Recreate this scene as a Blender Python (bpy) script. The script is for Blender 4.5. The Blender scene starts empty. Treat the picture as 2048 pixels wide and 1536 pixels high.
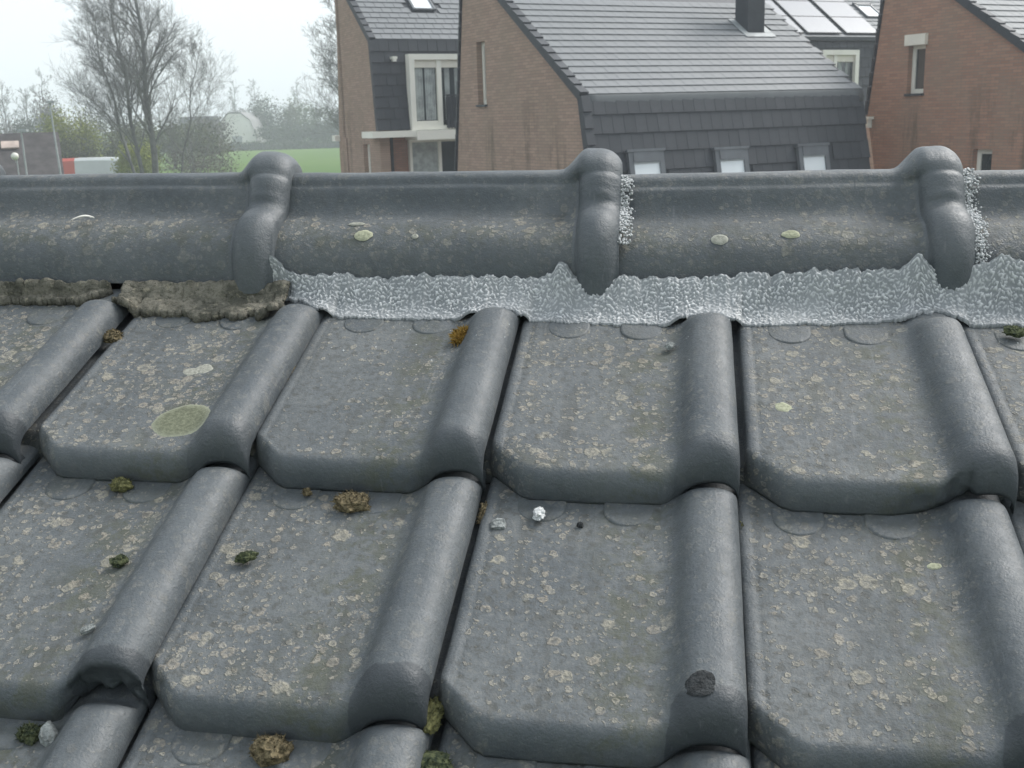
import bpy, bmesh, math, random
import numpy as np
from mathutils import Vector, Matrix, noise as mnoise

SC = bpy.context.scene
COL = SC.collection
RND = random.Random(7)
R = math.radians

# ------------------------------------------------------------------ camera, light, exposure
CAM = Vector((0.4365, -1.1927, 4.6004))
yaw, pitch, roll = R(8.8825), R(13.6327), -0.030
fw = Vector((-math.sin(yaw) * math.cos(pitch), math.cos(yaw) * math.cos(pitch), -math.sin(pitch)))
r0 = Vector((math.cos(yaw), math.sin(yaw), 0)); u0 = r0.cross(fw)
rt = r0 * math.cos(roll) + u0 * math.sin(roll); up = -r0 * math.sin(roll) + u0 * math.cos(roll)
cam = bpy.data.cameras.new('camera'); co = bpy.data.objects.new('camera', cam); COL.objects.link(co)
co.matrix_world = Matrix(((rt.x, up.x, -fw.x, CAM.x), (rt.y, up.y, -fw.y, CAM.y), (rt.z, up.z, -fw.z, CAM.z), (0, 0, 0, 1)))
cam.sensor_width = 36; cam.lens = 36 * 2199.3 / 2048
cam.clip_start = 0.02; cam.clip_end = 3000
cam.dof.use_dof = True; cam.dof.focus_distance = 1.12; cam.dof.aperture_fstop = 27
SC.camera = co

SUN_EL, SUN_AZ = R(47), R(52)          # azimuth clockwise from +Y (over the ridge, to the right)
w = bpy.data.worlds.new('World'); SC.world = w; w.use_nodes = True
nt = w.node_tree; nt.nodes.clear()
sky = nt.nodes.new('ShaderNodeTexSky'); sky.sky_type = 'NISHITA'; sky.sun_disc = False
sky.sun_elevation = SUN_EL; sky.sun_rotation = SUN_AZ; sky.dust_density = 4.0; sky.air_density = 1.3
hs = nt.nodes.new('ShaderNodeHueSaturation'); hs.inputs['Saturation'].default_value = 0.45
mx = nt.nodes.new('ShaderNodeMix'); mx.data_type = 'RGBA'; mx.inputs[0].default_value = 0.38
mx.inputs[7].default_value = (16.0, 17.6, 18.6, 1)      # even cloud sheet
bgn = nt.nodes.new('ShaderNodeBackground'); bgn.inputs['Strength'].default_value = 0.12
out = nt.nodes.new('ShaderNodeOutputWorld')
nt.links.new(sky.outputs[0], hs.inputs['Color']); nt.links.new(hs.outputs[0], mx.inputs[6])
nt.links.new(mx.outputs[2], bgn.inputs['Color']); nt.links.new(bgn.outputs[0], out.inputs[0])

sl = bpy.data.lights.new('sun', 'SUN'); sl.energy = 3.6; sl.angle = R(24); sl.color = (1.0, 0.975, 0.94)
so = bpy.data.objects.new('sun', sl); COL.objects.link(so)
sdir = Vector((math.sin(SUN_AZ) * math.cos(SUN_EL), math.cos(SUN_AZ) * math.cos(SUN_EL), math.sin(SUN_EL)))
so.rotation_euler = sdir.to_track_quat('Z', 'Y').to_euler(); so.location = (5, 5, 30)

SC.view_settings.view_transform = 'Standard'; SC.view_settings.look = 'None'
SC.view_settings.exposure = 0.08; SC.view_settings.gamma = 1.0; SC.view_settings.use_curve_mapping = False
SC.render.engine = 'CYCLES'
SC.cycles.use_denoising = True
SC.cycles.max_bounces = 6; SC.cycles.volume_bounces = 1

# ------------------------------------------------------------------ helpers
def tag(o, label=None, cat=None, group=None, kind=None):
    if label: o['label'] = label
    if cat: o['category'] = cat
    if group: o['group'] = group
    if kind: o['kind'] = kind
    return o
def empty(name, loc=(0, 0, 0), rz=0.0):
    o = bpy.data.objects.new(name, None); COL.objects.link(o)
    o.location = loc; o.rotation_euler = (0, 0, rz); o.empty_display_size = 0.2
    return o
def link(name, me, parent=None, mat=None):
    if mat is not None:
        me.materials.clear(); me.materials.append(mat)
    o = bpy.data.objects.new(name, me); COL.objects.link(o)
    if parent: o.parent = parent
    return o
def mesh(name, V, F, smooth=False):
    me = bpy.data.meshes.new(name); me.from_pydata([tuple(v) for v in V], [], [tuple(f) for f in F]); me.update()
    if smooth: me.polygons.foreach_set('use_smooth', [True] * len(me.polygons))
    return me
def grid_faces(ni, nj, off=0):
    i, j = np.meshgrid(np.arange(ni - 1), np.arange(nj - 1), indexing='ij')
    a = (i * nj + j).ravel() + off
    return np.stack([a, a + 1, a + nj + 1, a + nj], 1)
class MB:
    def __init__(s): s.V = []; s.F = []
    def box(s, x0, x1, y0, y1, z0, z1, M=None):
        n = len(s.V)
        P = [(x0, y0, z0), (x1, y0, z0), (x1, y1, z0), (x0, y1, z0), (x0, y0, z1), (x1, y0, z1), (x1, y1, z1), (x0, y1, z1)]
        if M is not None: P = [M @ Vector(p) for p in P]
        s.V += P
        s.F += [tuple(n + k for k in f) for f in ((0, 3, 2, 1), (4, 5, 6, 7), (0, 1, 5, 4), (1, 2, 6, 5), (2, 3, 7, 6), (3, 0, 4, 7))]
        return s
    def poly(s, pts):
        n = len(s.V); s.V += [Vector(p) for p in pts]; s.F.append(tuple(range(n, n + len(pts)))); return s
    def tube(s, pts, rad, sides=5, cap=True):
        n0 = len(s.V); pts = [Vector(p) for p in pts]
        d = (pts[-1] - pts[0]).normalized()
        a = d.orthogonal().normalized(); b = d.cross(a)
        for k, p in enumerate(pts):
            rr = rad[k] if hasattr(rad, '__len__') else rad
            for q in range(sides):
                t = 2 * math.pi * q / sides
                s.V.append(p + (a * math.cos(t) + b * math.sin(t)) * rr)
        for k in range(len(pts) - 1):
            for q in range(sides):
                s.F.append((n0 + k * sides + q, n0 + k * sides + (q + 1) % sides, n0 + (k + 1) * sides + (q + 1) % sides, n0 + (k + 1) * sides + q))
        if cap:
            s.F.append(tuple(n0 + q for q in range(sides))[::-1]); s.F.append(tuple(n0 + (len(pts) - 1) * sides + q for q in range(sides)))
        return s
    def build(s, name, mat, parent=None, smooth=False):
        return link(name, mesh(name, s.V, s.F, smooth), parent, mat)
def fbm(x, y, z=0.0, o=4):
    return mnoise.fractal(Vector((x, y, z)), 1.0, 2.0, o)

# ------------------------------------------------------------------ node material helper
class NM:
    def __init__(s, name):
        s.m = bpy.data.materials.new(name); s.m.use_nodes = True; s.t = s.m.node_tree
        s.b = s.t.nodes['Principled BSDF']; s.tc = s.t.nodes.new('ShaderNodeTexCoord')
        s.obj = s.tc.outputs['Object']
    def n(s, typ, **kw):
        o = s.t.nodes.new('ShaderNode' + typ)
        for k, v in kw.items(): setattr(o, k, v)
        return o
    def set(s, sock, v):
        if hasattr(v, 'is_linked') or hasattr(v, 'links'): s.t.links.new(v, sock)
        elif hasattr(v, '__len__') and sock.type == 'RGBA': sock.default_value = (*v, 1) if len(v) == 3 else v
        else: sock.default_value = v
    def math(s, op, a, b=0.0, c=None, clamp=False):
        o = s.n('Math', operation=op, use_clamp=clamp); s.set(o.inputs[0], a); s.set(o.inputs[1], b)
        if c is not None: s.set(o.inputs[2], c)
        return o.outputs[0]
    def ramp(s, v, lo, hi, a=0.0, b=1.0):
        o = s.n('MapRange', interpolation_type='SMOOTHSTEP'); s.set(o.inputs[0], v); s.set(o.inputs[1], lo); s.set(o.inputs[2], hi)
        s.set(o.inputs[3], a); s.set(o.inputs[4], b); return o.outputs[0]
    def mix(s, f, a, b, blend='MIX'):
        o = s.n('Mix', data_type='RGBA', blend_type=blend); s.set(o.inputs[0], f); s.set(o.inputs[6], a); s.set(o.inputs[7], b); return o.outputs[2]
    def noise(s, vec, scale, detail=4.0, rough=0.55, dist=0.0):
        o = s.n('TexNoise'); s.t.links.new(vec, o.inputs['Vector']); o.inputs['Scale'].default_value = scale
        o.inputs['Detail'].default_value = detail; o.inputs['Roughness'].default_value = rough; o.inputs['Distortion'].default_value = dist
        return o.outputs[0]
    def voro(s, vec, scale, feat='F1', rnd=1.0):
        o = s.n('TexVoronoi', feature=feat); s.t.links.new(vec, o.inputs['Vector']); o.inputs['Scale'].default_value = scale
        o.inputs['Randomness'].default_value = rnd; return o
    def vmath(s, op, a, b):
        o = s.n('VectorMath', operation=op)
        s.set(o.inputs[0], a); s.set(o.inputs[1], b); return o.outputs[0]
    def bump(s, h, strength, dist):
        o = s.n('Bump'); s.set(o.inputs['Height'], h); o.inputs['Strength'].default_value = strength; o.inputs['Distance'].default_value = dist
        s.t.links.new(o.outputs[0], s.b.inputs['Normal'])
    def done(s, color=None, rough=None, spec=None):
        if color is not None: s.set(s.b.inputs['Base Color'], color)
        if rough is not None: s.set(s.b.inputs['Roughness'], rough)
        if spec is not None: s.set(s.b.inputs['Specular IOR Level'], spec)
        return s.m
def simple(name, col, rough=0.6, var=0.12, scale=3.0, spec=0.4, bump=0.0, bscale=40.0):
    k = NM(name); v = k.noise(k.obj, scale, 5)
    f = k.ramp(v, 0.3, 0.7)
    c = k.mix(f, tuple(x * (1 - var) for x in col), tuple(min(1, x * (1 + var)) for x in col))
    if bump: k.bump(k.noise(k.obj, bscale, 4), bump, 0.01)
    return k.done(c, rough, spec)

# --- weathered concrete tile: attribute 'wear' = (pan, valley, nose)
def tile_material(name, ridge=False):
    k = NM(name)
    oi = k.n('ObjectInfo'); rnd = oi.outputs['Random']
    offs = k.n('CombineXYZ'); k.set(offs.inputs[0], k.math('MULTIPLY', rnd, 37.0)); k.set(offs.inputs[1], k.math('MULTIPLY', rnd, 91.0)); k.set(offs.inputs[2], k.math('MULTIPLY', rnd, 13.0))
    P0 = k.vmath('ADD', k.obj, offs.outputs[0])
    wn = k.n('TexNoise'); k.t.links.new(P0, wn.inputs['Vector']); wn.inputs['Scale'].default_value = 160; wn.inputs['Detail'].default_value = 3
    wv = k.vmath('SUBTRACT', wn.outputs[1], (0.5, 0.5, 0.5)); wv = k.vmath('MULTIPLY', wv, (0.0075, 0.0075, 0.0075))
    P = k.vmath('ADD', P0, wv)
    at = k.n('Attribute', attribute_name='wear'); sp = k.n('SeparateColor'); k.t.links.new(at.outputs['Color'], sp.inputs[0])
    pan, val, nose = sp.outputs[0], sp.outputs[1], sp.outputs[2]
    big = k.noise(P0, 9.0, 5, 0.6); fine = k.noise(P0, 420.0, 3, 0.6); mid = k.noise(P0, 55.0, 5, 0.65)
    c = k.mix(k.ramp(big, 0.32, 0.68), (0.046, 0.056, 0.065), (0.074, 0.084, 0.092))
    c = k.mix(k.ramp(mid, 0.35, 0.75, 0.0, 0.45), c, (0.086, 0.096, 0.102))
    # pale dusty bloom on the pan
    panm = k.math('MULTIPLY', pan, k.ramp(big, 0.35, 0.62, 0.35, 1.0))
    c = k.mix(k.math('MULTIPLY', panm, 0.38), c, (0.112, 0.119, 0.118))
    grain = k.noise(P0, 700.0, 2, 0.7); mot = k.noise(P0, 130.0, 5, 0.75); blot = k.noise(P0, 34.0, 5, 0.7)
    c = k.mix(k.ramp(grain, .32, .68, 0, .22), c, k.mix(1.0, c, (1.75, 1.75, 1.72), 'MULTIPLY'))
    c = k.mix(k.math('MULTIPLY', k.ramp(mot, .50, .63, 0, .60), k.math('MULTIPLY_ADD', pan, .75, .22)), c, (0.046, 0.046, 0.041))
    c = k.mix(k.math('MULTIPLY', k.ramp(mot, .49, .36, 0, .42), k.math('MULTIPLY_ADD', pan, .8, .12)), c, (0.150, 0.148, 0.136))
    c = k.mix(k.math('MULTIPLY', k.ramp(blot, .53, .68, 0, .45), k.math('MULTIPLY_ADD', pan, .6, .25)), c, (0.052, 0.055, 0.052))
    # green brown film beside the roll
    gm = k.math('MULTIPLY', val, k.ramp(k.noise(P0, 38.0, 6, 0.75), 0.44, 0.60, 0.0, 0.70))
    c = k.mix(gm, c, (0.056, 0.060, 0.036))
    gm2 = k.math('MULTIPLY', pan, k.ramp(k.noise(P0, 15.0, 6, 0.72), 0.55, 0.70, 0.0, 0.5))
    c = k.mix(gm2, c, (0.062, 0.063, 0.046))
    stv = k.vmath('MULTIPLY', P0, (75.0, 5.0, 20.0)); stn = k.n('TexNoise'); k.t.links.new(stv, stn.inputs['Vector']); stn.inputs['Scale'].default_value = 1.0; stn.inputs['Detail'].default_value = 5
    c = k.mix(k.math('MULTIPLY', k.ramp(stn.outputs[0], 0.52, 0.72, 0.0, 0.5), k.math('MULTIPLY_ADD', pan, .7, .3)), c, (0.050, 0.053, 0.050))
    # lichen specks, three sizes, more of them where a slow noise is high
    hcount = k.math('ADD', k.noise(P0, 15.0 if not ridge else 9.0, 4, 0.6), k.math('MULTIPLY', k.math('SUBTRACT', k.math('FRACT', k.math('MULTIPLY', rnd, 5.7)), 0.5), 0.16))
    allm = None
    for sc, thr, rmax, col, amt in ((64, .46, .46, (0.255, 0.228, 0.185), .92), (115, .34, .50, (0.290, 0.270, 0.225), .9), (210, .32, .5, (0.255, 0.240, 0.203), .9), (40, .66, .42, (0.285, 0.265, 0.212), .9)):
        v = k.voro(P, sc); s2 = k.n('SeparateColor'); k.t.links.new(v.outputs['Color'], s2.inputs[0])
        pres = k.math('ADD', s2.outputs[0], k.math('MULTIPLY', k.math('SUBTRACT', hcount, 0.5), 3.6))
        present = k.ramp(pres, thr, thr + .06)
        rad = k.math('MULTIPLY_ADD', s2.outputs[1], rmax * .75, rmax * .22)
        dist = v.outputs['Distance']
        d = k.math('DIVIDE', dist, rad)
        disc = k.ramp(d, 1.0, 0.72)
        ring = k.ramp(d, 0.12, 0.72, 0.38, 1.0)
        m = k.math('MULTIPLY', k.math('MULTIPLY', disc, present), k.math('MULTIPLY', ring, amt))
        m = k.math('MULTIPLY', m, k.ramp(mot, 0.42, 0.60, 1.0, 0.60))
        m = k.math('MULTIPLY', m, k.ramp(fine, 0.36, 0.58, 0.50, 1.0))
        m = k.math('MULTIPLY', m, pan)
        c = k.mix(m, c, col)
        allm = m if allm is None else k.math('MAXIMUM', allm, m)
    # dark specks
    v = k.voro(P, 75); s2 = k.n('SeparateColor'); k.t.links.new(v.outputs['Color'], s2.inputs[0])
    dm = k.math('MULTIPLY', k.ramp(v.outputs['Distance'], 0.36, 0.16), k.ramp(s2.outputs[2], 0.45, 0.55))
    dm = k.math('MULTIPLY', k.math('MULTIPLY', dm, pan), 0.72)
    c = k.mix(dm, c, (0.058, 0.060, 0.056))
    dm2 = k.math('MULTIPLY', k.ramp(k.noise(P0, 210, 4, .7), 0.56, 0.68, 0, .5), k.math('MULTIPLY_ADD', pan, 0.8, 0.12))
    c = k.mix(dm2, c, (0.066, 0.068, 0.062))
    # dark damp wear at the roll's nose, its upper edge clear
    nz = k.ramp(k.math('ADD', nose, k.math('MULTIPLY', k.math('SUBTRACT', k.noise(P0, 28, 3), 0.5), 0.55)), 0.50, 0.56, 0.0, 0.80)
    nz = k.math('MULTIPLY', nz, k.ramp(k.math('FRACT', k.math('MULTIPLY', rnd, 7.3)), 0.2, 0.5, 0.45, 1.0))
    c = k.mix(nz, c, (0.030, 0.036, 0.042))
    # light scratches
    st = k.vmath('MULTIPLY', P0, (160.0, 8.0, 40.0))
    sn = k.n('TexNoise'); k.t.links.new(st, sn.inputs['Vector']); sn.inputs['Scale'].default_value = 1.0; sn.inputs['Detail'].default_value = 2
    c = k.mix(k.ramp(sn.outputs[0], 0.68, 0.76, 0.0, 0.22), c, (0.21, 0.215, 0.22))
    rough = k.math('ADD', k.math('MULTIPLY', pan, 0.20), k.ramp(mid, 0.3, 0.7, 0.42, 0.60))
    rough = k.math('ADD', rough, k.math('MULTIPLY', allm, 0.2))
    h = k.math('ADD', k.math('MULTIPLY', fine, 0.35), k.math('MULTIPLY', mid, 0.5))
    h = k.math('ADD', h, k.math('MULTIPLY', allm, 0.8)); h = k.math('SUBTRACT', h, k.math('MULTIPLY', dm, 0.3))
    h = k.math('ADD', h, k.math('MULTIPLY', mot, 0.7)); k.bump(h, 0.75, 0.0020)
    return k.done(c, rough, 0.5)
M_TILE = tile_material('weathered_concrete_tile')
M_RIDGE = tile_material('weathered_ridge_tile', True)

def lichen_mat(name, col, rim):
    k = NM(name)
    v = k.noise(k.obj, 260, 4, .65)
    c = k.mix(k.ramp(v, .35, .65), tuple(x * .62 for x in col), col)
    at = k.n('Attribute', attribute_name='rim'); c = k.mix(k.math('MULTIPLY', at.outputs['Fac'], .8), c, rim)
    k.bump(k.noise(k.obj, 500, 3), .6, .001)
    return k.done(c, .9, .15)
M_LICH = lichen_mat('pale_green_lichen', (0.34, 0.35, 0.25), (0.40, 0.40, 0.29))
M_LICH2 = lichen_mat('grey_green_lichen', (0.155, 0.165, 0.115), (0.30, 0.31, 0.24))
M_LICHW = lichen_mat('chalky_lichen', (0.30, 0.30, 0.26), (0.36, 0.36, 0.31))
M_OCHRE = simple('ochre_tuft', (0.34, 0.22, 0.06), .9, .35, 300, .1, .6, 500)

k = NM('crinkled_sealant')
v1 = k.noise(k.obj, 330, 3, .6); big = k.noise(k.obj, 14, 4)
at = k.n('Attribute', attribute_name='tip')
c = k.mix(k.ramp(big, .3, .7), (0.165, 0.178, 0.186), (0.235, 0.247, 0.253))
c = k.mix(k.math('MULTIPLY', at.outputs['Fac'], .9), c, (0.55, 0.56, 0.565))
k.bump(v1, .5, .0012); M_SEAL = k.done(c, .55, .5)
k = NM('old_mossy_mortar')
v1 = k.noise(k.obj, 45, 6, .7); v2 = k.noise(k.obj, 210, 4, .7)
c = k.mix(k.ramp(v1, .35, .65), (0.085, 0.083, 0.068), (0.205, 0.192, 0.158))
c = k.mix(k.ramp(v2, .52, .7, 0, .8), c, (0.055, 0.055, 0.042)); c = k.mix(k.ramp(k.noise(k.obj, 120, 4), .58, .7, 0, .6), c, (0.32, 0.29, 0.22))
k.bump(k.math('ADD', v1, v2), 1.0, .004); M_MORT = k.done(c, .95, .15)
def moss_mat(name, a, b, scale=240):
    k = NM(name); c = k.mix(k.ramp(k.noise(k.obj, scale, 4, .7), .35, .65), a, b)
    return k.done(c, .95, .1)
M_MOSSB = moss_mat('dry_brown_moss', (0.045, 0.038, 0.024), (0.185, 0.150, 0.090))
M_MOSSG = moss_mat('dark_green_moss', (0.022, 0.030, 0.020), (0.085, 0.095, 0.050))
M_MOSSY = moss_mat('brown_green_moss', (0.050, 0.052, 0.025), (0.150, 0.145, 0.065))
M_CHIP = simple('tile_chip', (0.23, 0.245, 0.24), .8, .3, 120, .2, .6, 300)
M_DARKCHIP = simple('fresh_break', (0.040, 0.043, 0.045), .85, .3, 150, .15, .8, 260)
M_UNDER = simple('underlay_dark', (0.025, 0.027, 0.028), .9)
M_GRAIN = simple('white_grain', (0.43, 0.44, 0.44), .6, .35, 700)
M_FEATH = simple('feather_white', (0.62, 0.60, 0.55), .8, .1, 60)

# ------------------------------------------------------------------ the tiled roof in the foreground
ZR = 4.4
U = Vector((0.99968, 0.0, -0.02537)); S_ = Vector((-0.0110, -0.9003, -0.4352)); N_ = Vector((0.0228, -0.4353, 0.9000))
roof = empty('tiled_roof')
roof.matrix_world = Matrix(((U.x, -S_.x, N_.x, 0), (U.y, -S_.y, N_.y, 0), (U.z, -S_.z, N_.z, ZR), (0, 0, 0, 1)))
tag(roof, 'weathered grey tiled roof slope with ridge in the foreground, patched with silvery sealant', 'roof', kind='thing')
def RL(u, v, n): return Vector((u, -v, n))          # roof coordinates: along ridge, down the slope, out of the slope
def RW(u, v, n): return roof.matrix_world @ RL(u, v, n)

P_T = 0.235; PAN = -0.025
cross = [(-P_T + .003, -.0135), (-P_T + .0245, -.0135), (-P_T + .0262, -.0050), (-P_T + .0280, -.0018), (-P_T + .0315, -.0002), (-P_T + .0375, .0003), (-P_T + .0392, -.0006), (-P_T + .0412, .0002)]
xa, xb = -P_T + .048, -.053
for q in range(15):
    t = q / 14; cross.append((xa + (xb - xa) * t, -.0016 * math.sin(math.pi * t)))
cross += [(-.047, .0003), (-.041, .0012), (-.036, .0030), (-.0315, .0060), (-.0278, .0102), (-.0245, .0146), (-.0205, .0190), (-.016, .0224), (-.011, .0246), (-.0055, .0258), (0, .0263), (.0055, .0260), (.0105, .0247), (.0150, .0222), (.0188, .0184), (.0215, .0138), (.0232, .0085), (.0238, .0030), (.0236, -.0035)]
CX = np.array([c[0] for c in cross]); CN = np.array([c[1] for c in cross])
WROLL = np.clip((CX + .048) / .024, 0, 1); WROLL = WROLL ** 2 * (3 - 2 * WROLL)
CPAN = np.minimum(CN, 0.0); CROLL = CN - CPAN
def sstep(a, b, x):
    t = np.clip((x - a) / (b - a), 0, 1); return t * t * (3 - 2 * t)
def roll_gain(v): return np.sqrt(np.clip(1 - (np.clip(.006 - v, 0, .05) / .020) ** 2, .10, 1))
def lift(v): return PAN + .030 * (v / .25)
def tile_surface(x, v):
    """height of the tile's top at (x from its roll crest, v from its head), without the nose"""
    return float(np.interp(x, CX, CPAN) + np.interp(x, CX, CROLL) * roll_gain(v) + lift(v))
def tile_mesh(name, seed, broken=False, lowright=False):
    rg = random.Random(seed)
    vs = list(np.linspace(-.055, -.03, 3)) + list(np.linspace(-.02, .03, 9)) + list(np.linspace(.045, .19, 10)) + [.204, .213]
    PH = [R(a) for a in (0, 8, 17, 27, 37, 47, 57, 67, 76, 84, 90)]
    nx = len(CX); V = []; W = []
    off = np.array([fbm(x * 9, seed * 3.1) * .0012 for x in CX])
    for i in range(nx):
        x, wr = CX[i], WROLL[i]
        dch = max(0.0, 1 - max(0, (x + P_T - .026)) / .036) * .036 if x < -P_T + .062 else 0.0
        if x < -P_T + .0255: dch = .036
        vc = .2500 * (1 - wr) + .231 * wr - dch; a = .0190 * (1 - wr) + .026 * wr; b = .0315
        rowv = [min(v, vc) for v in vs] ; rown = [CPAN[i] + CROLL[i] * roll_gain(v) + lift(v) for v in rowv]
        for ph in PH:
            v = vc + a * math.sin(ph); n = CPAN[i] + CROLL[i] + lift(vc + a * math.sin(ph) * .6) - (b + .0045 * wr) * (1 - math.cos(ph))
            if broken and wr > .25:
                v -= max(0, (math.sin(ph) - .55)) * .030 * (1 + .7 * fbm(x * 120, ph * 3))
            if lowright and -.085 < x < -.012:
                v -= max(0, math.sin(ph) - .45) * .012 * float(sstep(-.085, -.055, x)) * (1 + .8 * fbm(x * 110, ph * 3)); n += 0
            rowv.append(v); rown.append(n)
        rowv.append(rowv[-1] - .011); rown.append(rown[-1] + .001)
        for jj, (v, n) in enumerate(zip(rowv, rown)):
            wob = .0007 * fbm(x * 14 + seed, v * 14) + (off[i] if jj > len(vs) else 0)
            V.append((x + .0006 * fbm(v * 9, x * 9, seed), -v, n + wob))
            sp = float(sstep(.0, .012, x + P_T - .030)) * (1 - wr)
            nz = jj - len(vs)
            pan = sp * (1 if nz < 0 else max(0, 1 - nz / 2.6))
            if nz >= 0 and x < -P_T + .075: pan = max(pan, .75 * (1 - (x + P_T - .026) / .05))
            pan = max(pan, .20 if nz < 1 else .05)
            val = (math.exp(-((x + .066) / .030) ** 2)) * (1 if v > .0 else .4)
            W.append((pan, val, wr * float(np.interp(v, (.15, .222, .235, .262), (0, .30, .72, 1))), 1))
    nj = len(vs) + len(PH) + 1
    F = grid_faces(nx, nj)
    me = mesh(name, V, F, True)
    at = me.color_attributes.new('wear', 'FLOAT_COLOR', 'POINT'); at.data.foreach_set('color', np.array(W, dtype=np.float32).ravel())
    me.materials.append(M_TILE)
    return me
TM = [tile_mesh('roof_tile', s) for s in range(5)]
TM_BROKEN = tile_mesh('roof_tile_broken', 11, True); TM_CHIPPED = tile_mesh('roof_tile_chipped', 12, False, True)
# half round nib pads on the head of each pan
def nib_mesh():
    V = []; F = []; n = 20
    for ring, (sc, h) in enumerate(((1.0, -.0006), (.965, .0008), (.90, .0012), (.4, .0010))):
        for q in range(n + 1):
            t = math.pi * q / n
            x, v = .0235 * sc * math.cos(t), .0235 * sc * math.sin(t)
            if q in (0, n): v = -.012
            V.append((x, -v, h))
    F = list(grid_faces(4, n + 1)); F.append(tuple(3 * (n + 1) + q for q in range(n + 1)))
    me = mesh('nib', V, F, True)
    at = me.color_attributes.new('wear', 'FLOAT_COLOR', 'POINT'); at.data.foreach_set('color', np.array([(.35, .3, 0, 1)] * len(V), dtype=np.float32).ravel())
    me.materials.append(M_TILE); return me
NIB = nib_mesh()
courses = [(0.0, {-2: -.475, -1: -.240, 0: .003, 1: .2335, 2: .470, 3: .7105, 4: .947, 5: 1.18}),
           (.268, {-2: -.470, -1: -.235, 0: .001, 1: .2325, 2: .470, 3: .7015, 4: .938, 5: 1.172}),
           (.536, {-1: -.235, 0: .000, 1: .235, 2: .473, 3: .708, 4: .943, 5: 1.178}),
           (.804, {-1: -.235, 0: .000, 1: .235, 2: .471, 3: .706, 4: .941, 5: 1.175})]
tile_labels = {(1, 0): 'roof tile whose roll has a chipped, broken nose', (0, 3): 'roof tile with a dark chipped lower right corner',
               (1, 2): 'roof tile with a round dark flake scar on its roll', (0, 0): 'roof tile with the big grey green lichen patch'}
TILES = {}
rg = random.Random(3)
for ci, (v0, cols) in enumerate(courses):
    for kk, u in cols.items():
        me = TM_BROKEN if (ci, kk) == (1, 0) else TM_CHIPPED if (ci, kk) == (0, 3) else TM[rg.randrange(5)]
        t = link('roof_tile', me, roof)
        vj = rg.uniform(-.0015, .0015)
        t.location = RL(u, v0 + vj, rg.uniform(-.0006, .0010))
        t.rotation_euler = (rg.uniform(-.003, .003), rg.uniform(-.003, .003), rg.uniform(-.004, .004))
        if (ci, kk) in tile_labels: t['label'] = tile_labels[(ci, kk)]
        TILES[(ci, kk)] = t
        for ux in (-.155, -.074):
            nb = link('nib', NIB, t); vv = -.001 if ci == 0 else .008
            nb.location = RL(ux, vv, tile_surface(ux, vv) + .0001)
            nb.rotation_euler = (-.12, 0, rg.uniform(-.03, .03))
def patch(name, tile_key, x, v, rx, rv, mat, label=None, h=.0009, seed=0, lobes=.16):
    """thin crust that follows the tile's top"""
    V = [];  rims = []; nr, na = 6, 30
    for a in range(nr + 1):
        for b in range(na):
            th = 2 * math.pi * b / na; rr = a / nr
            k_ = 1 + lobes * fbm(math.cos(th) * 1.6 + seed, math.sin(th) * 1.6, seed) * (rr ** 2) * 2
            px, pv = x + rx * rr * k_ * math.cos(th), v + rv * rr * k_ * math.sin(th)
            hh = h * (1 - (rr ** 8)) + h * .5 * fbm(px * 190, pv * 190, seed) * (1 - rr) - (.0004 if a == nr else 0)
            V.append((px, -pv, tile_surface(px, pv) + hh)); rims.append(float(sstep(.78, .95, rr)))
    F = []
    for a in range(nr):
        for b in range(na): F.append((a * na + b, a * na + (b + 1) % na, (a + 1) * na + (b + 1) % na, (a + 1) * na + b))
    me = mesh(name, V, F, True); at = me.attributes.new('rim', 'FLOAT', 'POINT'); at.data.foreach_set('value', rims)
    o = link(name, me, TILES[tile_key], mat)
    if label: o['label'] = label
    return o
patch('lichen_patch', (0, 0), -.060, .204, .032, .030, M_LICH2, 'large round grey green lichen', .0016, 3, .05)
patch('lichen_patch', (0, 0), -.076, .106, .0115, .010, M_LICHW, None, .0009, 5, .12)
patch('lichen_patch', (0, 0), -.088, .112, .010, .008, M_LICHW, None, .0009, 6, .12)
patch('lichen_patch', (0, 3), -.1715, .145, .0085, .0085, M_LICH, 'small round pale lichen', .0008, 8)
patch('lichen_patch', (1, 3), -.048, .064, .006, .0045, M_LICH, None, .0008, 9)
patch('flake_scar', (1, 2), -.011, .226, .0125, .0125, M_DARKCHIP, 'round dark flake scar', .0004, 21, .07)

# dark boarding below the tiles and the far side of this roof
mb = MB()
mb.box(-1.6, 2.4, -1.4, .14, -.12, -.06)
Mb = Matrix.Translation((0, .285, -.02)) @ Matrix.Rotation(R(-51.6), 4, 'X')
mb.box(-1.6, 2.4, -.08, 1.4, -.10, -.04, Mb)
mb.build('underlay', M_UNDER, roof)

# ------------------------------------------------------------------ ridge tiles
CA, SA = .9003, .4352
prof = [(0.0, .0000), (.006, .0004), (.012, .0016), (.0175, .0042), (.0205, .0085), (.0220, .0130), (.0232, .0150), (.0262, .0165), (.0285, .0195), (.0312, .0275), (.0345, .0362), (.0390, .0440), (.0450, .0497), (.0525, .0533), (.0610, .0558), (.0690, .0585), (.0770, .0625), (.0845, .0675), (.0915, .0740), (.0975, .0815), (.1020, .0895), (.1055, .0985), (.1075, .1095), (.1085, .1260)]
PR = np.array(prof)
tg = np.gradient(PR, axis=0); PN = np.stack([tg[:, 1], -tg[:, 0]], 1); PN /= np.linalg.norm(PN, axis=1)[:, None]   # (outwards, down)
PN[0] = (0, -1)
PS = PN.copy()
for _ in range(4): PS[1:-1] = (PS[:-2] + 2 * PS[1:-1] + PS[2:]) / 4
PS /= np.linalg.norm(PS, axis=1)[:, None]
Y0, Z0r = .1690, .1415                      # ridge line: behind the origin, above it (level directions)
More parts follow.
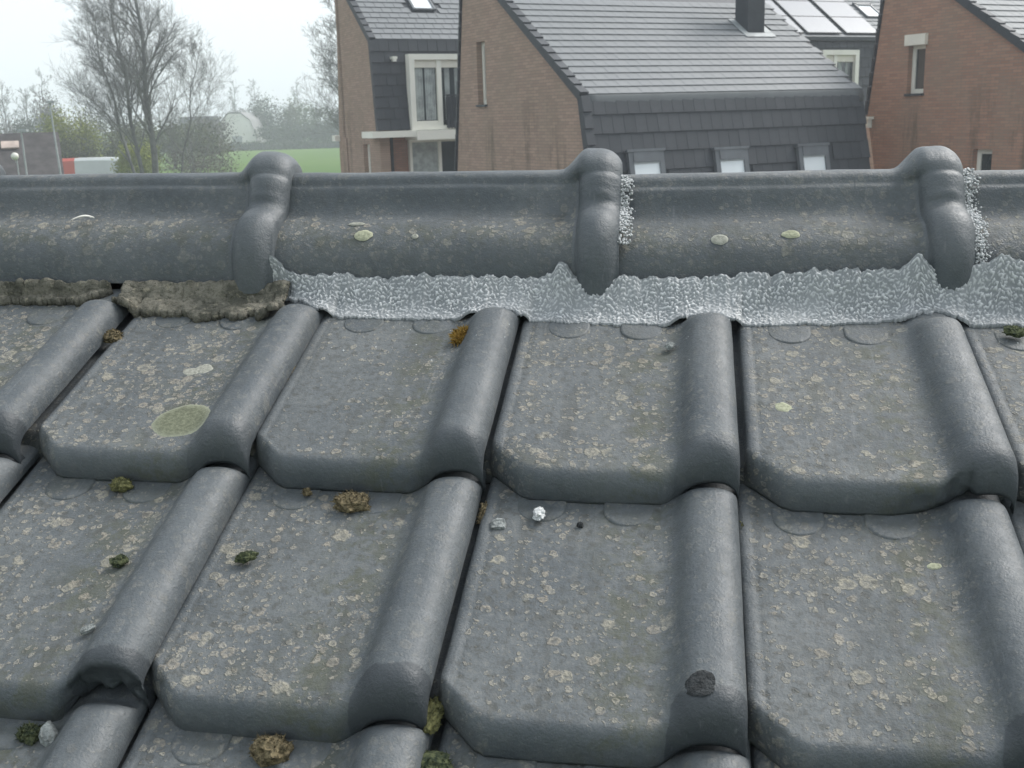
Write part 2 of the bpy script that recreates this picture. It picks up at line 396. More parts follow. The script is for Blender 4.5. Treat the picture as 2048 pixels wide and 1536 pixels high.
def ridge_pt(u, j, side, c, yawr=-.024):
    h = PR[j, 0] + PS[j, 0] * c; d = PR[j, 1] + PS[j, 1] * c
    dy, dz = Y0 - side * h, Z0r - d
    dy += -yawr * (u - .1)
    return (u, CA * dy + SA * dz, -SA * dy + CA * dz)
def ridge_c(d, j):
    """swelling of the collar at distance d from its middle"""
    rim = 1.0 if j < 5 else max(0.0, 1 - (j - 4) / 3.0)
    A = float(np.interp(j, (0, 5, 8, 11, 14, 17, 20, 23), (.0255, .0235, .0262, .0290, .0190, .0268, .0255, .0170)))
    body = math.sqrt(max(0, 1 - (d / .0246) ** 2)) if d < 0 else math.sqrt(max(.10, 1 - (d / .0276) ** 2))
    if j > 18: body = math.sqrt(max(0 if d < 0 else .06, 1 - (d / (.0246 * (1 - .10 * ((j - 18) / 5) ** 2))) ** 2))
    fil = .20 * math.exp(-((d + .0252) / .005) ** 2) if d < 0 else 0
    body = max(body, fil) if d < -.0222 else body
    flare = float(sstep(-.048, -.015, d)) if d < 0 else body
    return A * ((1 - rim) * body + rim * max(body * .9, flare))
def ridge_mesh(seed, L=.405):
    us = list(np.linspace(-L, -.085, 14)) + list(np.linspace(-.075, -.029, 10)) + [-.0266, -.0254, -.0245, -.0240, -.0230, -.0212, -.0187, -.0153, -.011, -.006, 0, .006, .011, .0153, .0187, .0217, .0242, .0259, .0259]
    nj = len(PR); V = []; W = []
    js = [(j, -1) for j in range(nj - 1, 0, -1)] + [(j, 1) for j in range(nj)]
    for iu, u in enumerate(us):
        for j, sd in js:
            c = ridge_c(u, j)
            if iu == len(us) - 1: c = -.006
            drop = max(0, (j - 19) / 4) * .011 * math.sqrt(max(0, 1 - (u / .0264) ** 2)) if iu < len(us) - 1 else 0
            w_ = .0011 * fbm(u * 11, j * .35, seed)
            q3 = ridge_pt(u, j, sd, c + w_, 0.0); V.append((q3[0], q3[1] - SA * drop, q3[2] - CA * drop))
            sh = math.exp(-((j - 15) / 3.2) ** 2); coll = 1 if abs(u) < .028 else 0
            W.append((min(1, .22 + .78 * sh) * (1 - .9 * coll), .8 * math.exp(-((j - 17.5) / 2.5) ** 2) * (1 - coll), 0, 1))
    me = mesh('ridge_tile', V, grid_faces(len(us), len(js)), True)
    at = me.color_attributes.new('wear', 'FLOAT_COLOR', 'POINT'); at.data.foreach_set('color', np.array(W, dtype=np.float32).ravel())
    me.materials.append(M_RIDGE); return me
RM = [ridge_mesh(s) for s in range(3)]
RIDGES = []
# collar middle, height tweak, tilt along the ridge, shift back
for q, (uc, dz, tilt, dyv) in enumerate(((-.478, .000, .000, 0), (-.068, .0, .004, 0), (.342, -.001, .004, .002), (.735, -.003, .016, .004), (1.135, -.006, .004, .006))):
    t = link('ridge_tile', RM[q % 3], roof); t.location = (uc, .024 * (uc - .1) * .9 + dyv, dz); t.rotation_euler = (0, -tilt, .024)
    RIDGES.append(t)
def rpatch(name, ti, ul, jf, ru, rp, mat, label=None, seed=0, h=.0009):
    V = []; rims = []; nr, na = 5, 26
    jj = np.arange(len(PR)); arc = np.concatenate([[0], np.cumsum(np.linalg.norm(np.diff(PR, axis=0), axis=1))]); a0 = np.interp(jf, jj, arc)
    for a in range(nr + 1):
        for b in range(na):
            th = 2 * math.pi * b / na; rr = a / nr; k_ = 1 + .07 * fbm(math.cos(th) * 1.7 + seed, math.sin(th) * 1.7, seed) * rr * 2
            u = ul + ru * rr * k_ * math.cos(th); s_ = a0 + rp * rr * k_ * math.sin(th)
            hh = h * (1 - rr ** 8) - (.0003 if a == nr else 0)
            hx = np.interp(s_, arc, PR[:, 0]) + np.interp(s_, arc, PN[:, 0]) * (hh + .001); dd = np.interp(s_, arc, PR[:, 1]) + np.interp(s_, arc, PN[:, 1]) * (hh + .001)
            dy, dz = Y0 - hx, Z0r - dd
            V.append((u, CA * dy + SA * dz, -SA * dy + CA * dz)); rims.append(float(sstep(.7, .9, rr)))
    F = [(a * na + b, a * na + (b + 1) % na, (a + 1) * na + (b + 1) % na, (a + 1) * na + b) for a in range(nr) for b in range(na)]
    me = mesh(name, V, F, True); at = me.attributes.new('rim', 'FLOAT', 'POINT'); at.data.foreach_set('value', rims)
    o = link(name, me, RIDGES[ti], mat)
    if label: o['label'] = label
    return o
rpatch('lichen_patch', 2, -.278, 17.4, .0115, .0085, M_LICH, 'pale round lichen', 2)
rpatch('lichen_patch', 3, -.172, 16.9, .0105, .0065, M_LICH, 'pale round lichen with a slit', 3)
rpatch('lichen_patch', 3, -.252, 17.6, .010, .0075, M_LICHW, None, 7)
rpatch('lichen_patch', 2, -.215, 17.6, .004, .004, M_LICHW, None, 8)
rpatch('lichen_patch', 2, -.290, 15.0, .010, .004, M_LICHW, None, 9)

# ------------------------------------------------------------------ mortar and sealant under the ridge
def surf_A(u, v):
    best = -9
    for kk, uk in courses[0][1].items():
        x = u - uk
        if -P_T < x < .024: best = max(best, tile_surface(x, v))
    return best if best > -9 else PAN
def skirt_v(u): return -.0665 - .024 * (u - .1) * .9
def bed(name, mat, ua, ub, du, nv, top, bottom, thick, bumpf, label=None, cut=None, tipf=None, stuff=False):
    us = np.arange(ua, ub, du); V = []; tips = []
    for u in us:
        vt, ntop = top(u); vb = bottom(u); sv, pv, pn = 0.0, None, None
        for q in range(nv):
            t = q / (nv - 1); v = vt + (vb - vt) * t
            base = max(surf_A(u + e_, v) for e_ in (-.012, -.008, -.004, 0, .004, .008, .012))
            e_t = sstep(-.25, .85, t) if not stuff else sstep(0, .55, t); e0 = sstep(-.25, .85, 0) if not stuff else 0.0; e_t = (e_t - e0) / (1 - e0)
            n = ntop * (1 - e_t) + (base + thick) * e_t
            n = max(n, base + thick * .6)
            if pv is not None: sv += math.hypot(v - pv, n - pn)
            pv, pn = v, n; b, tp = bumpf(u, sv, t)
            edge = min(1.0, t * 12 + (.35 if not stuff else 0), (1 - t) * 10 + .3)
            n += b * edge
            if q == nv - 1: n = base - .0015
            V.append((u, -v, n)); tips.append(tp * edge)
    me = mesh(name, V, grid_faces(len(us), nv), True)
    me.flip_normals()
    at = me.attributes.new('tip', 'FLOAT', 'POINT'); at.data.foreach_set('value', tips)
    o = link(name, me, roof, mat)
    if label: o['label'] = label
    return o
def roll_near(u):
    return min(abs(u - uk) for uk in courses[0][1].values())
def seal_top(u):
    n = -.002 + .004 * fbm(u * 17, 1.0) + .004 * fbm(u * 90, 2.0) + .009 * float(sstep(.42, .62, u))
    n += .020 * math.exp(-((u + .045) / .018) ** 2)
    for uc in (.342, .735): n += .016 * math.exp(-((u - uc + .040) / .011) ** 2)
    n += .014 * math.exp(-((u - .785) / .024) ** 2) + .003 * float(sstep(.76, .82, u))
    return -.0585 - .465 * (n + .0124) - .0216 * (u - .1), n
def seal_bottom(u):
    e = -.009 + .004 * fbm(u * 22, 5.0) + .0036 * fbm(u * 110, 6.0) + .0022 * mnoise.noise(Vector((u * 420, 2.0, 6.0))) - .016 * float(sstep(.48, .66, u))
    x = roll_near(u)
    e -= .013 * math.exp(-(x / .022) ** 2) * (1 + .35 * fbm(u * 70, 8.0))
    if u < .02: e -= .030 * float(sstep(.02, -.04, u))
    return e
def seal_bump(u, v, t):
    w1 = mnoise.noise(Vector((u * 90, v * 90, 4.0))) * .9
    p = Vector((u * 330 + v * 120 + w1, v * 330 - u * 60, w1 * .6))
    d = mnoise.noise(p); d2 = mnoise.noise(Vector((u * 560, v * 560, 7.0))); lump = mnoise.noise(Vector((u * 45, v * 45, 9.3)))
    h = float(sstep(.0, .36, d + .45 * d2))
    amp = .35 + .65 * float(sstep(-.30, .15, mnoise.noise(Vector((u * 26, v * 34, 3.0)))))
    return h * .0020 * amp + .0016 * lump, h * (.45 + .55 * amp)
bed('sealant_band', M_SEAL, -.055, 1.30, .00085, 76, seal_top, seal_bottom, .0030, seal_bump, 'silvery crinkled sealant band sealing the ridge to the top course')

def mort_top(u): return skirt_v(u) + .010 + .003 * fbm(u * 30, 2), -.010 + .006 * fbm(u * 26, 1.0) + .003 * fbm(u * 120, 4.0)
def mort_bump(u, v, t):
    d = fbm(u * 130, v * 130, 2, 5); e = fbm(u * 22, v * 20, 5, 3)
    return .0020 * d + .0026 * e, 0.0
def mort_bot_a(u):
    return -.030 + .009 * fbm(u * 30, 7.0) + .005 * fbm(u * 120, 8.0) - .010 * math.exp(-((u + .243) / .022) ** 2)
def mort_bot_b(u):
    e = -.006 + .013 * fbm(u * 30, 9.0) + .006 * fbm(u * 120, 3.0)
    e -= .014 * math.exp(-((u - .003) / .024) ** 2)
    return e
for nm, ua, ub, bt, lb in (('mortar_bed', -.62, -.246, mort_bot_a, 'thin mossy strip of old mortar'), ('mortar_bed', -.228, -.020, mort_bot_b, 'ragged ochre slab of crumbling mortar')):
    o = bed(nm, M_MORT, ua, ub, .0018, 36, mort_top, bt, .0050, mort_bump, lb, stuff=True)
    md = o.modifiers.new('thick', 'SOLIDIFY'); md.thickness = .004; md.offset = -1

# crusty beads of sealant down the right edge of two collars
def crust(parent_i, j0, j1, wid, du, seed, nblob=170):
    mb = MB(); rg = random.Random(seed)
    V = []; F = []
    for q in range(nblob):
        jf = rg.uniform(j0, j1); hx = np.interp(jf, range(len(PR)), PR[:, 0]); dd = np.interp(jf, range(len(PR)), PR[:, 1])
        nx_, nd = np.interp(jf, range(len(PR)), PN[:, 0]), np.interp(jf, range(len(PR)), PN[:, 1])
        uu = du + rg.uniform(-.15, 1) * wid * (.25 + .55 * rg.random() + .5 * max(0, mnoise.noise(Vector((jf * .9, seed, 0))))); c = .006 * (1 - (uu - du) / (wid * 1.2)) + rg.uniform(-.0015, .0012)
        dy, dz = Y0 - (hx + nx_ * c), Z0r - (dd + nd * c)
        p = Vector((uu, CA * dy + SA * dz, -SA * dy + CA * dz)); r_ = rg.uniform(.0006, .0019)
        bm = bmesh.new(); bmesh.ops.create_icosphere(bm, subdivisions=1, radius=r_)
        n0 = len(V)
        for v in bm.verts: V.append(p + v.co * (1 + .5 * mnoise.noise(v.co * 700 + p * 90)))
        for f in bm.faces: F.append(tuple(n0 + v.index for v in f.verts))
        bm.free()
    me = mesh('sealant_bead', V, F, True)
    at = me.attributes.new('tip', 'FLOAT', 'POINT'); at.data.foreach_set('value', [rg.uniform(.35, 1) for _ in V])
    o = link('sealant_bead', me, RIDGES[parent_i], M_SEAL); o['label'] = 'grainy pale sealant bead along the collar edge'
crust(2, 4, 19, .020, .0262, 1, 620); crust(3, 3, 23, .022, .0262, 2, 900)

# ------------------------------------------------------------------ things lying on the roof
def clump(name, u, v, n, ru, rv, rn, mat, label, cat, blades=260, seed=0, blade_len=.006, group=None, rz=0.0):
    rg = random.Random(seed); bm = bmesh.new(); bmesh.ops.create_icosphere(bm, subdivisions=3, radius=1.0)
    V = []; F = []
    for vv in bm.verts:
        c = vv.co; k_ = 1 + .38 * fbm(c.x * 1.6 + seed, c.y * 1.6, c.z * 1.6) + .22 * mnoise.noise(c * 5 + Vector((seed, 0, 0))) + .12 * mnoise.noise(c * 14)
        V.append(Vector((c.x * ru * .88 * k_, c.y * rv * .88 * k_, max(c.z, -.55) * rn * .72 * k_)))
    for f in bm.faces: F.append(tuple(q.index for q in f.verts))
    bm.free()
    base = list(V)
    for q in range(blades):
        p = base[rg.randrange(len(base))]
        if p.z < -.3 * rn: continue
        d = Vector((p.x / ru, p.y / rv, p.z / rn + .2)) + Vector((rg.uniform(-1.6, 1.6), rg.uniform(-1.6, 1.6), rg.uniform(-.6, 1.2))); d.normalize()
        p = p * rg.uniform(.86, 1.02); a = d.orthogonal().normalized() * blade_len * .10; L = blade_len * rg.uniform(.2, .85); n0 = len(V)
        V += [p - a, p + a, p + d * L + a * .3]; F.append((n0, n0 + 1, n0 + 2))
    o = link(name, mesh(name, V, F, False), None, mat)
    o.matrix_world = roof.matrix_world @ Matrix.Translation(RL(u, v, n)) @ Matrix.Rotation(rz, 4, 'Z')
    o.location -= roof.matrix_world.to_3x3() @ Vector((0, 0, rn * .18))
    return tag(o, label, cat, group)
G_M = 'moss clumps lying on the roof tiles'
clump('moss_clump', .137, .289, -.017, .019, .012, .010, M_MOSSB, 'largest grey brown moss clump, under the front edge of a tile in the middle left', 'moss', 700, 1, .0055, G_M)
clump('moss_clump', -.097, .279, -.019, .012, .009, .009, M_MOSSY, 'olive green moss lump tucked below a tile edge next to a half round pad', 'moss', 420, 2, .005, G_M)
clump('moss_clump', -.050, .385, -.006, .009, .0065, .006, M_MOSSG, 'small dark moss pellet against the side of the roll, with an orange stain behind it', 'moss', 200, 3, .003, G_M, .5)
clump('moss_clump', .0634, .371, -.007, .0105, .006, .006, M_MOSSG, 'dark oblong moss pellet alone in the open pan of a tile', 'moss', 220, 4, .003, G_M, .35)
clump('moss_clump', -.056, .552, -.018, .010, .009, .008, M_MOSSG, 'dark green moss clump beside a stone chip in the lower left corner', 'moss', 420, 5, .006, G_M)
clump('moss_clump', .140, .549, -.016, .018, .013, .012, M_MOSSB, 'bristly brown moss ball at the bottom edge, left of the middle', 'moss', 900, 6, .005, G_M)
clump('moss_clump', -.207, .045, -.018, .012, .011, .008, M_MOSSB, 'brown moss crumbs packed beside the roll below the old mortar slab', 'moss', 420, 7, .006, G_M)
clump('moss_clump', .0905, .277, -.019, .005, .004, .006, M_MOSSB, 'tiny brown moss tuft standing on a half round pad', 'moss', 110, 8, .004, G_M)
clump('moss_clump', .2585, .512, -.012, .008, .017, .008, M_MOSSY, 'moss lump clinging to the cut corner of a tile at the bottom centre', 'moss', 420, 9, .005, G_M)
clump('moss_clump', .2625, .288, -.026, .0045, .018, .007, M_MOSSB, 'narrow brown moss strip in the gap right of the second roll', 'moss', 280, 10, .005, G_M)
clump('moss_clump', .4975, .290, -.026, .0035, .014, .006, M_MOSSY, 'thin mossy tuft in the gap right of the third roll', 'moss', 190, 11, .005, G_M)
clump('moss_clump', .422, .514, .000, .0055, .0065, .004, M_MOSSB, 'dry brown leaf crumb near the front of the lower tile', 'moss', 130, 12, .007, G_M)
clump('moss_clump', .262, .552, -.016, .020, .012, .008, M_MOSSG, 'green moss cushion in the dark joint at the bottom centre', 'moss', 300, 15, .006, G_M)
clump('moss_clump', .0265, .125, -.016, .004, .030, .006, M_MOSSB, 'long brown moss line in the joint right of the first whole roll', 'moss', 240, 16, .005, G_M)
clump('moss_clump', .7865, -.004, -.017, .013, .009, .006, M_MOSSG, 'dark grey moss clump at the right edge below the sealant', 'moss', 300, 17, .004, G_M)
clump('ochre_tuft', .2005, .035, -.013, .0085, .015, .0028, M_OCHRE, 'ochre yellow tuft pressed against the left side of a roll', 'tuft', 900, 13, .011, None, -.35)
clump('sealant_crumb', .3155, .294, -.015, .0062, .0095, .0055, M_GRAIN, 'silvery granular crumb on a half round pad', 'crumb', 160, 14, .002, None)
clump('sealant_crumb', .428, .043, -.012, .0055, .0060, .004, M_CHIP, 'small grey crumb near the top of the tile under the sealant band', 'crumb', 120, 18, .002, None)
def chip(name, u, v, n, a, b, h, label, seed, rz=0, mat=None, tilt=0.0):
    rg = random.Random(seed); m = 8; V = []; F = []
    pts = [(math.cos(2 * math.pi * q / m) * a * rg.uniform(.75, 1.15), math.sin(2 * math.pi * q / m) * b * rg.uniform(.75, 1.15)) for q in range(m)]
    V += [(x, y, -h * .3) for x, y in pts] + [(x * .9, y * .9, h * rg.uniform(.5, .9)) for x, y in pts] + [(x * .45 + rg.uniform(-.1, .1) * a, y * .45, h * rg.uniform(.8, 1.2)) for x, y in pts]
    for q in range(m):
        r_ = (q + 1) % m; F += [(q, r_, m + r_, m + q), (m + q, m + r_, 2 * m + r_, 2 * m + q)]
    F.append(tuple(range(2 * m, 3 * m)))
    o = link(name, mesh(name, V, F), None, mat or M_CHIP)
    o.matrix_world = roof.matrix_world @ Matrix.Translation(RL(u, v, n)) @ Matrix.Rotation(rz, 4, 'Z') @ Matrix.Rotation(tilt, 4, 'X')
    return tag(o, label, 'chip', 'chips of stone and tile lying on the roof')
chip('stone_chip', .2795, .308, -.0195, .0095, .0075, .0045, 'pale grey angular chip left of the silvery crumb', 1, .2)
chip('stone_chip', -.0395, .553, -.018, .0075, .011, .006, 'light stone chip leaning on the roll in the lower left corner', 2, .2, None, .5)
chip('tile_flake', -.0385, .467, .0035, .008, .004, .0022, 'thin brownish flake against the roll at the left', 3, .6)
chip('stone_chip', .3535, .3015, -.0205, .0035, .003, .0028, 'tiny dark chip between the two half round pads', 4, 0, M_DARKCHIP)
# feather on the leftmost ridge tile
mb = MB(); V = []
for q in range(13):
    t = q / 12; V.append((-.013 + .026 * t, .010 * t + .004 * math.sin(math.pi * t), .0016 + .003 * math.sin(math.pi * t)))
wid = [.0004 + .0022 * math.sin(math.pi * min(1, q / 12 * .9 + .08)) for q in range(13)]
VV = []; FF = []
for (x, y, z), w_ in zip(V, wid): VV += [(x, y - w_, z - .0006), (x, y, z + .0008), (x, y + w_, z - .0006)]
for q in range(12):
    for s_ in (0, 1): FF.append((q * 3 + s_, (q + 1) * 3 + s_, (q + 1) * 3 + s_ + 1, q * 3 + s_ + 1))
fe = link('feather', mesh('feather', VV, FF, True), None, M_FEATH)
fe.modifiers.new('thick', 'SOLIDIFY').thickness = .0006
jj = 15.5; hx = np.interp(jj, range(len(PR)), PR[:, 0]) ; dd = np.interp(jj, range(len(PR)), PR[:, 1])
uf = -.300; dy, dz = Y0 - hx + .024 * (uf - .1), Z0r - dd
fe.matrix_world = roof.matrix_world @ Matrix.Translation((uf, CA * dy + SA * dz, -SA * dy + CA * dz + .002)) @ Matrix.Rotation(R(-12), 4, 'X')
tag(fe, 'small curled white feather on the leftmost ridge tile', 'feather')

# white grains spilled from the sealant
V = []; F = []; rg = random.Random(21)
for q in range(70):
    u = rg.uniform(.05, .85); v = -.006 + abs(rg.gauss(0, .05)); r_ = rg.uniform(.0005, .0013)
    n = surf_A(u, min(v, .2)) ; p = Vector(RL(u, v, n + r_ * .5)); n0 = len(V)
    for d in ((1, 0, 0), (-1, 0, 0), (0, 1.3, 0), (0, -1.3, 0), (0, 0, 1), (0, 0, -1)): V.append(p + Vector(d) * r_)
    F += [tuple(n0 + i for i in f) for f in ((0, 2, 4), (2, 1, 4), (1, 3, 4), (3, 0, 4), (2, 0, 5), (1, 2, 5), (3, 1, 5), (0, 3, 5))]
gr = link('grains', mesh('grains', V, F), None, M_GRAIN); gr.matrix_world = roof.matrix_world
tag(gr, 'scattered tiny white grains spilled below the sealant band', 'grains', kind='stuff')

# ------------------------------------------------------------------ ground
k = NM('meadow_grass'); v = k.noise(k.obj, .02, 5); v2 = k.noise(k.obj, .6, 5)
c = k.mix(k.ramp(v, .35, .65), (0.050, 0.108, 0.015), (0.080, 0.140, 0.024)); c = k.mix(k.ramp(v2, .4, .7, 0, .4), c, (0.07, 0.11, 0.03))
M_GRASS = k.done(c, .9, .1)
me = mesh('ground', [(-900, -300, 0), (900, -300, 0), (900, 1500, 0), (-900, 1500, 0)], [(0, 1, 2, 3)])
tag(link('ground', me, None, M_GRASS), 'flat green meadow reaching to the far tree line', kind='structure')
M_PAVE = simple('paving', (0.16, 0.155, 0.15), .9, .2, 1.5)
me = mesh('pavement', [(-34, -12, .004), (45, -12, .004), (45, 34, .004), (-34, 34, .004)], [(0, 1, 2, 3)])
tag(link('pavement', me, None, M_PAVE), 'grey paved yard around the houses', kind='structure')
me = mesh('road', [(-90, 74, .006), (-30, 74, .006), (-30, 82, .006), (-90, 82, .006)], [(0, 1, 2, 3)])
tag(link('road', me, None, simple('asphalt', (0.055, 0.055, 0.057), .9, .15, 2.0)), 'asphalt road with the delivery van on it', kind='structure')

# ------------------------------------------------------------------ brick houses
def brick_mat(name, axes, tint=(1, 1, 1)):
    k = NM(name); sp = k.n('SeparateXYZ'); k.t.links.new(k.obj, sp.inputs[0]); cb = k.n('CombineXYZ')
    k.set(cb.inputs[0], sp.outputs[axes[0]]); k.set(cb.inputs[1], sp.outputs[axes[1]])
    b = k.n('TexBrick'); k.t.links.new(cb.outputs[0], b.inputs['Vector']); b.inputs['Scale'].default_value = 1.0
    b.inputs['Brick Width'].default_value = .22; b.inputs['Row Height'].default_value = .065; b.inputs['Mortar Size'].default_value = .006
    b.inputs['Color1'].default_value = (.345 * tint[0], .245 * tint[1], .190 * tint[2], 1); b.inputs['Color2'].default_value = (.260 * tint[0], .184 * tint[1], .146 * tint[2], 1)
    b.inputs['Mortar'].default_value = (.20, .165, .135, 1); b.inputs['Bias'].default_value = -.1
    c = k.mix(k.ramp(k.noise(k.obj, 1.1, 6, .65), .38, .68, 0, .45), b.outputs[0], (.235, .190, .145))
    # vertical damp streaks and algae with their own ragged shape
    sv = k.vmath('MULTIPLY', k.obj, (1.6, 1.6, .28)); sn = k.noise(sv, 1.0, 6, .7)
    hi = k.ramp(sp.outputs[2], 5.6, 3.6)
    c = k.mix(k.math('MULTIPLY', k.ramp(sn, .50, .68, 0, .60), hi), c, (.060, .058, .042))
    c = k.mix(k.ramp(k.noise(k.obj, 4.5, 5, .7), .56, .7, 0, .35), c, (.33, .21, .155))
    k.bump(b.outputs[1], -.4, .006)
    return k.done(c, .92, .2)
M_BS = brick_mat('brown_brick_gable', (1, 2)); M_BF = brick_mat('red_brick_front', (0, 2), (1.1, .85, .8))
M_BSD = brick_mat('red_brick_gable', (1, 2), (1.02, .82, .74))
def rooftile_mat(name, a, b):
    k = NM(name); oi = k.n('ObjectInfo'); c = k.mix(oi.outputs['Random'], a, b)
    c = k.mix(k.ramp(k.noise(k.obj, 6, 5, .7), .4, .7, 0, .35), c, tuple(x * .75 for x in a))
    k.bump(k.noise(k.obj, 60, 3), .3, .004)
    return k.done(c, .62, .4)
M_RT = rooftile_mat('grey_flat_tile', (.140, .150, .158), (.156, .165, .172))
M_CT = rooftile_mat('anthracite_cladding', (.030, .035, .042), (.042, .047, .055))
M_WHITE = simple('cream_paint', (.70, .69, .62), .5, .04, 2)
M_ZINC = simple('grey_flashing', (.28, .30, .31), .5, .12, 4)
M_SKF = simple('skylight_frame', (.095, .105, .115), .45, .1, 4)
M_LEAD = simple('lead_flashing', (.24, .26, .265), .5, .2, 6)
M_CHIM = simple('anthracite_metal', (.030, .036, .043), .5, .1, 5)
def glass_mat(name, col, rough=.06, spec=.9):
    k = NM(name); c = k.mix(k.ramp(k.noise(k.obj, 1.3, 3), .35, .65), tuple(x * .7 for x in col), col)
    return k.done(c, rough, spec)
M_GLASS = glass_mat('dark_glass', (.030, .042, .045)); M_CURT = simple('grey_curtain', (.33, .36, .35), .8, .25, 5)
M_SKYREFL = simple('sky_reflection_pane', (.62, .66, .68), .35, .03, 2, .8); M_SKYG = simple('bright_roof_glass', (.75, .78, .80), .15, .03, 2, 1.0)
M_DARK = simple('dark_opening', (.02, .022, .024), .8)
M_SHUT = simple('shutter_box', (.66, .63, .55), .55, .05, 3)

def gable_wall(house, x, prof_top, ymin, holes, mat, thick=.30, extra=None, bottom=0.0, name='gable_wall', out=-1):
    """wall in the plane x, its outline the piecewise line prof_top(y); holes = (y0, y1, z0, z1)"""
    ys = sorted(set([p[0] for p in prof_top] + [h[0] for h in holes] + [h[1] for h in holes]))
    py = [p[0] for p in prof_top]; pz = [p[1] for p in prof_top]
    mb = MB(); top = lambda y: float(np.interp(y, py, pz))
    def strip(a, b, z0a, z0b, z1a, z1b):
        x2 = x - out * thick
        n = len(mb.V)
        mb.V += [Vector(p) for p in ((x, a, z0a), (x, b, z0b), (x, b, z1b), (x, a, z1a), (x2, a, z0a), (x2, b, z0b), (x2, b, z1b), (x2, a, z1a))]
        mb.F += [tuple(n + q for q in f) for f in ((3, 2, 1, 0), (4, 5, 6, 7), (0, 1, 5, 4), (2, 3, 7, 6), (0, 4, 7, 3), (1, 2, 6, 5))]
    for a, b in zip(ys[:-1], ys[1:]):
        z = bottom
        for h in sorted(holes, key=lambda q: q[2]):
            if h[0] <= a + 1e-6 and h[1] >= b - 1e-6:
                strip(a, b, z, z, h[2], h[2]); z = h[3]
        strip(a, b, z, z, top(a), top(b))
    if extra:
        n = len(mb.V); m = len(extra); x2 = x - out * thick
        mb.V += [Vector((x, p[0], p[1])) for p in extra] + [Vector((x2, p[0], p[1])) for p in extra]
        mb.F.append(tuple(range(n + m - 1, n - 1, -1))); mb.F.append(tuple(range(n + m, n + 2 * m)))
        for q in range(m): mb.F.append((n + q, n + (q + 1) % m, n + m + (q + 1) % m, n + m + q))
    return mb.build(name, mat, house)
def tile_me(wd, ln, th, roll=False):
    """one roof tile: origin top left of its exposed part, x along the course, -y down the slope"""
    mb = MB(); g = .0016
    x0, x1 = g, wd - g
    mb.V = [Vector(p) for p in ((x0, .03, -.002), (x1, .03, -.002), (x1, -ln + .004, th), (x0, -ln + .004, th), (x1, -ln, th - .006), (x0, -ln, th - .006), (x1, -ln + .004, -.004), (x0, -ln + .004, -.004), (x0 + .012, .03, .001), (x0 + .012, -ln + .004, th + .004))]
    mb.F = [(0, 3, 9, 8), (8, 9, 2, 1), (3, 5, 4, 2, 9), (5, 7, 6, 4), (0, 7, 5, 3), (1, 2, 4, 6)]
    return mesh('tile', mb.V, mb.F)
def slope_matrix(x, y, z, slope):
    return Matrix.Translation((x, y, z)) @ Matrix.Rotation(slope, 4, 'X')
def lay_tiles(parent, name, y0, z0, slope, xa, xb, n_course, gauge, wd, th, mat, holes=(), first=0, limit=300, seed=0):
    """courses counted upwards from the bottom edge at (y0,z0) of a slope rising along +y"""
    me = tile_me(wd, gauge, th); me.materials.append(mat)
    rg = random.Random(seed); nx = int(round((xb - xa) / wd)); wd2 = (xb - xa) / nx; cnt = 0; rest = MB()
    dyv, dzv = math.cos(slope), math.sin(slope)
    for c_ in range(n_course):
        s_ = (c_ + 1) * gauge
        for q in range(nx):
            xx = xa + (q - (.5 if c_ % 2 and q else 0)) * wd2
            if any(h[0] < xx + wd2 * .6 and xx + wd2 * .4 < h[1] and h[2] < s_ - gauge * .5 < h[3] for h in holes): continue
            M = slope_matrix(xx, y0 + dyv * s_, z0 + dzv * s_, slope) @ Matrix.Translation((0, 0, .012 + rg.uniform(-.001, .001)))
            if cnt < limit:
                o = link(name, me, parent); o.matrix_local = M @ Matrix.Rotation(rg.uniform(-.004, .004), 4, 'Z'); cnt += 1
            else:
                n = len(rest.V); rest.V += [M @ v.co for v in me.vertices]; rest.F += [tuple(n + i for i in p.vertices) for p in me.polygons]
    if rest.V:
        o = rest.build(name + 's', mat, parent); o['kind'] = 'stuff'
def skylight(parent, x0, x1, y0, z0, slope, s0, s1, pane, framew=.10, head=.16):
    """roof window on a slope: s measured up the slope from (y0,z0)"""
    M = slope_matrix(0, y0, z0, slope); mb = MB()
    fr = MB(); fr.box(x0, x0 + framew, s0, s1, .02, .11, M); fr.box(x1 - framew, x1, s0, s1, .02, .11, M); fr.box(x0 + framew, x1 - framew, s0, s0 + framew, .02, .10, M)
    fr.box(x0 + framew, x1 - framew, s1 - head, s1, .02, .125, M); fr.box(x0 - .03, x1 + .03, s1, s1 + .05, .0, .135, M)
    f = fr.build('skylight', M_SKF, parent)
    pn = MB().box(x0 + framew, x1 - framew, s0 + framew, s1 - head, .03, .075, M); pn.build('pane', pane, f)
    gs = MB(); gs.box(x0 + framew + .0, x1 - framew, s1 - head - .03, s1 - head, .075, .10, M); gs.build('glazing_bar', M_ZINC, f)
    return f
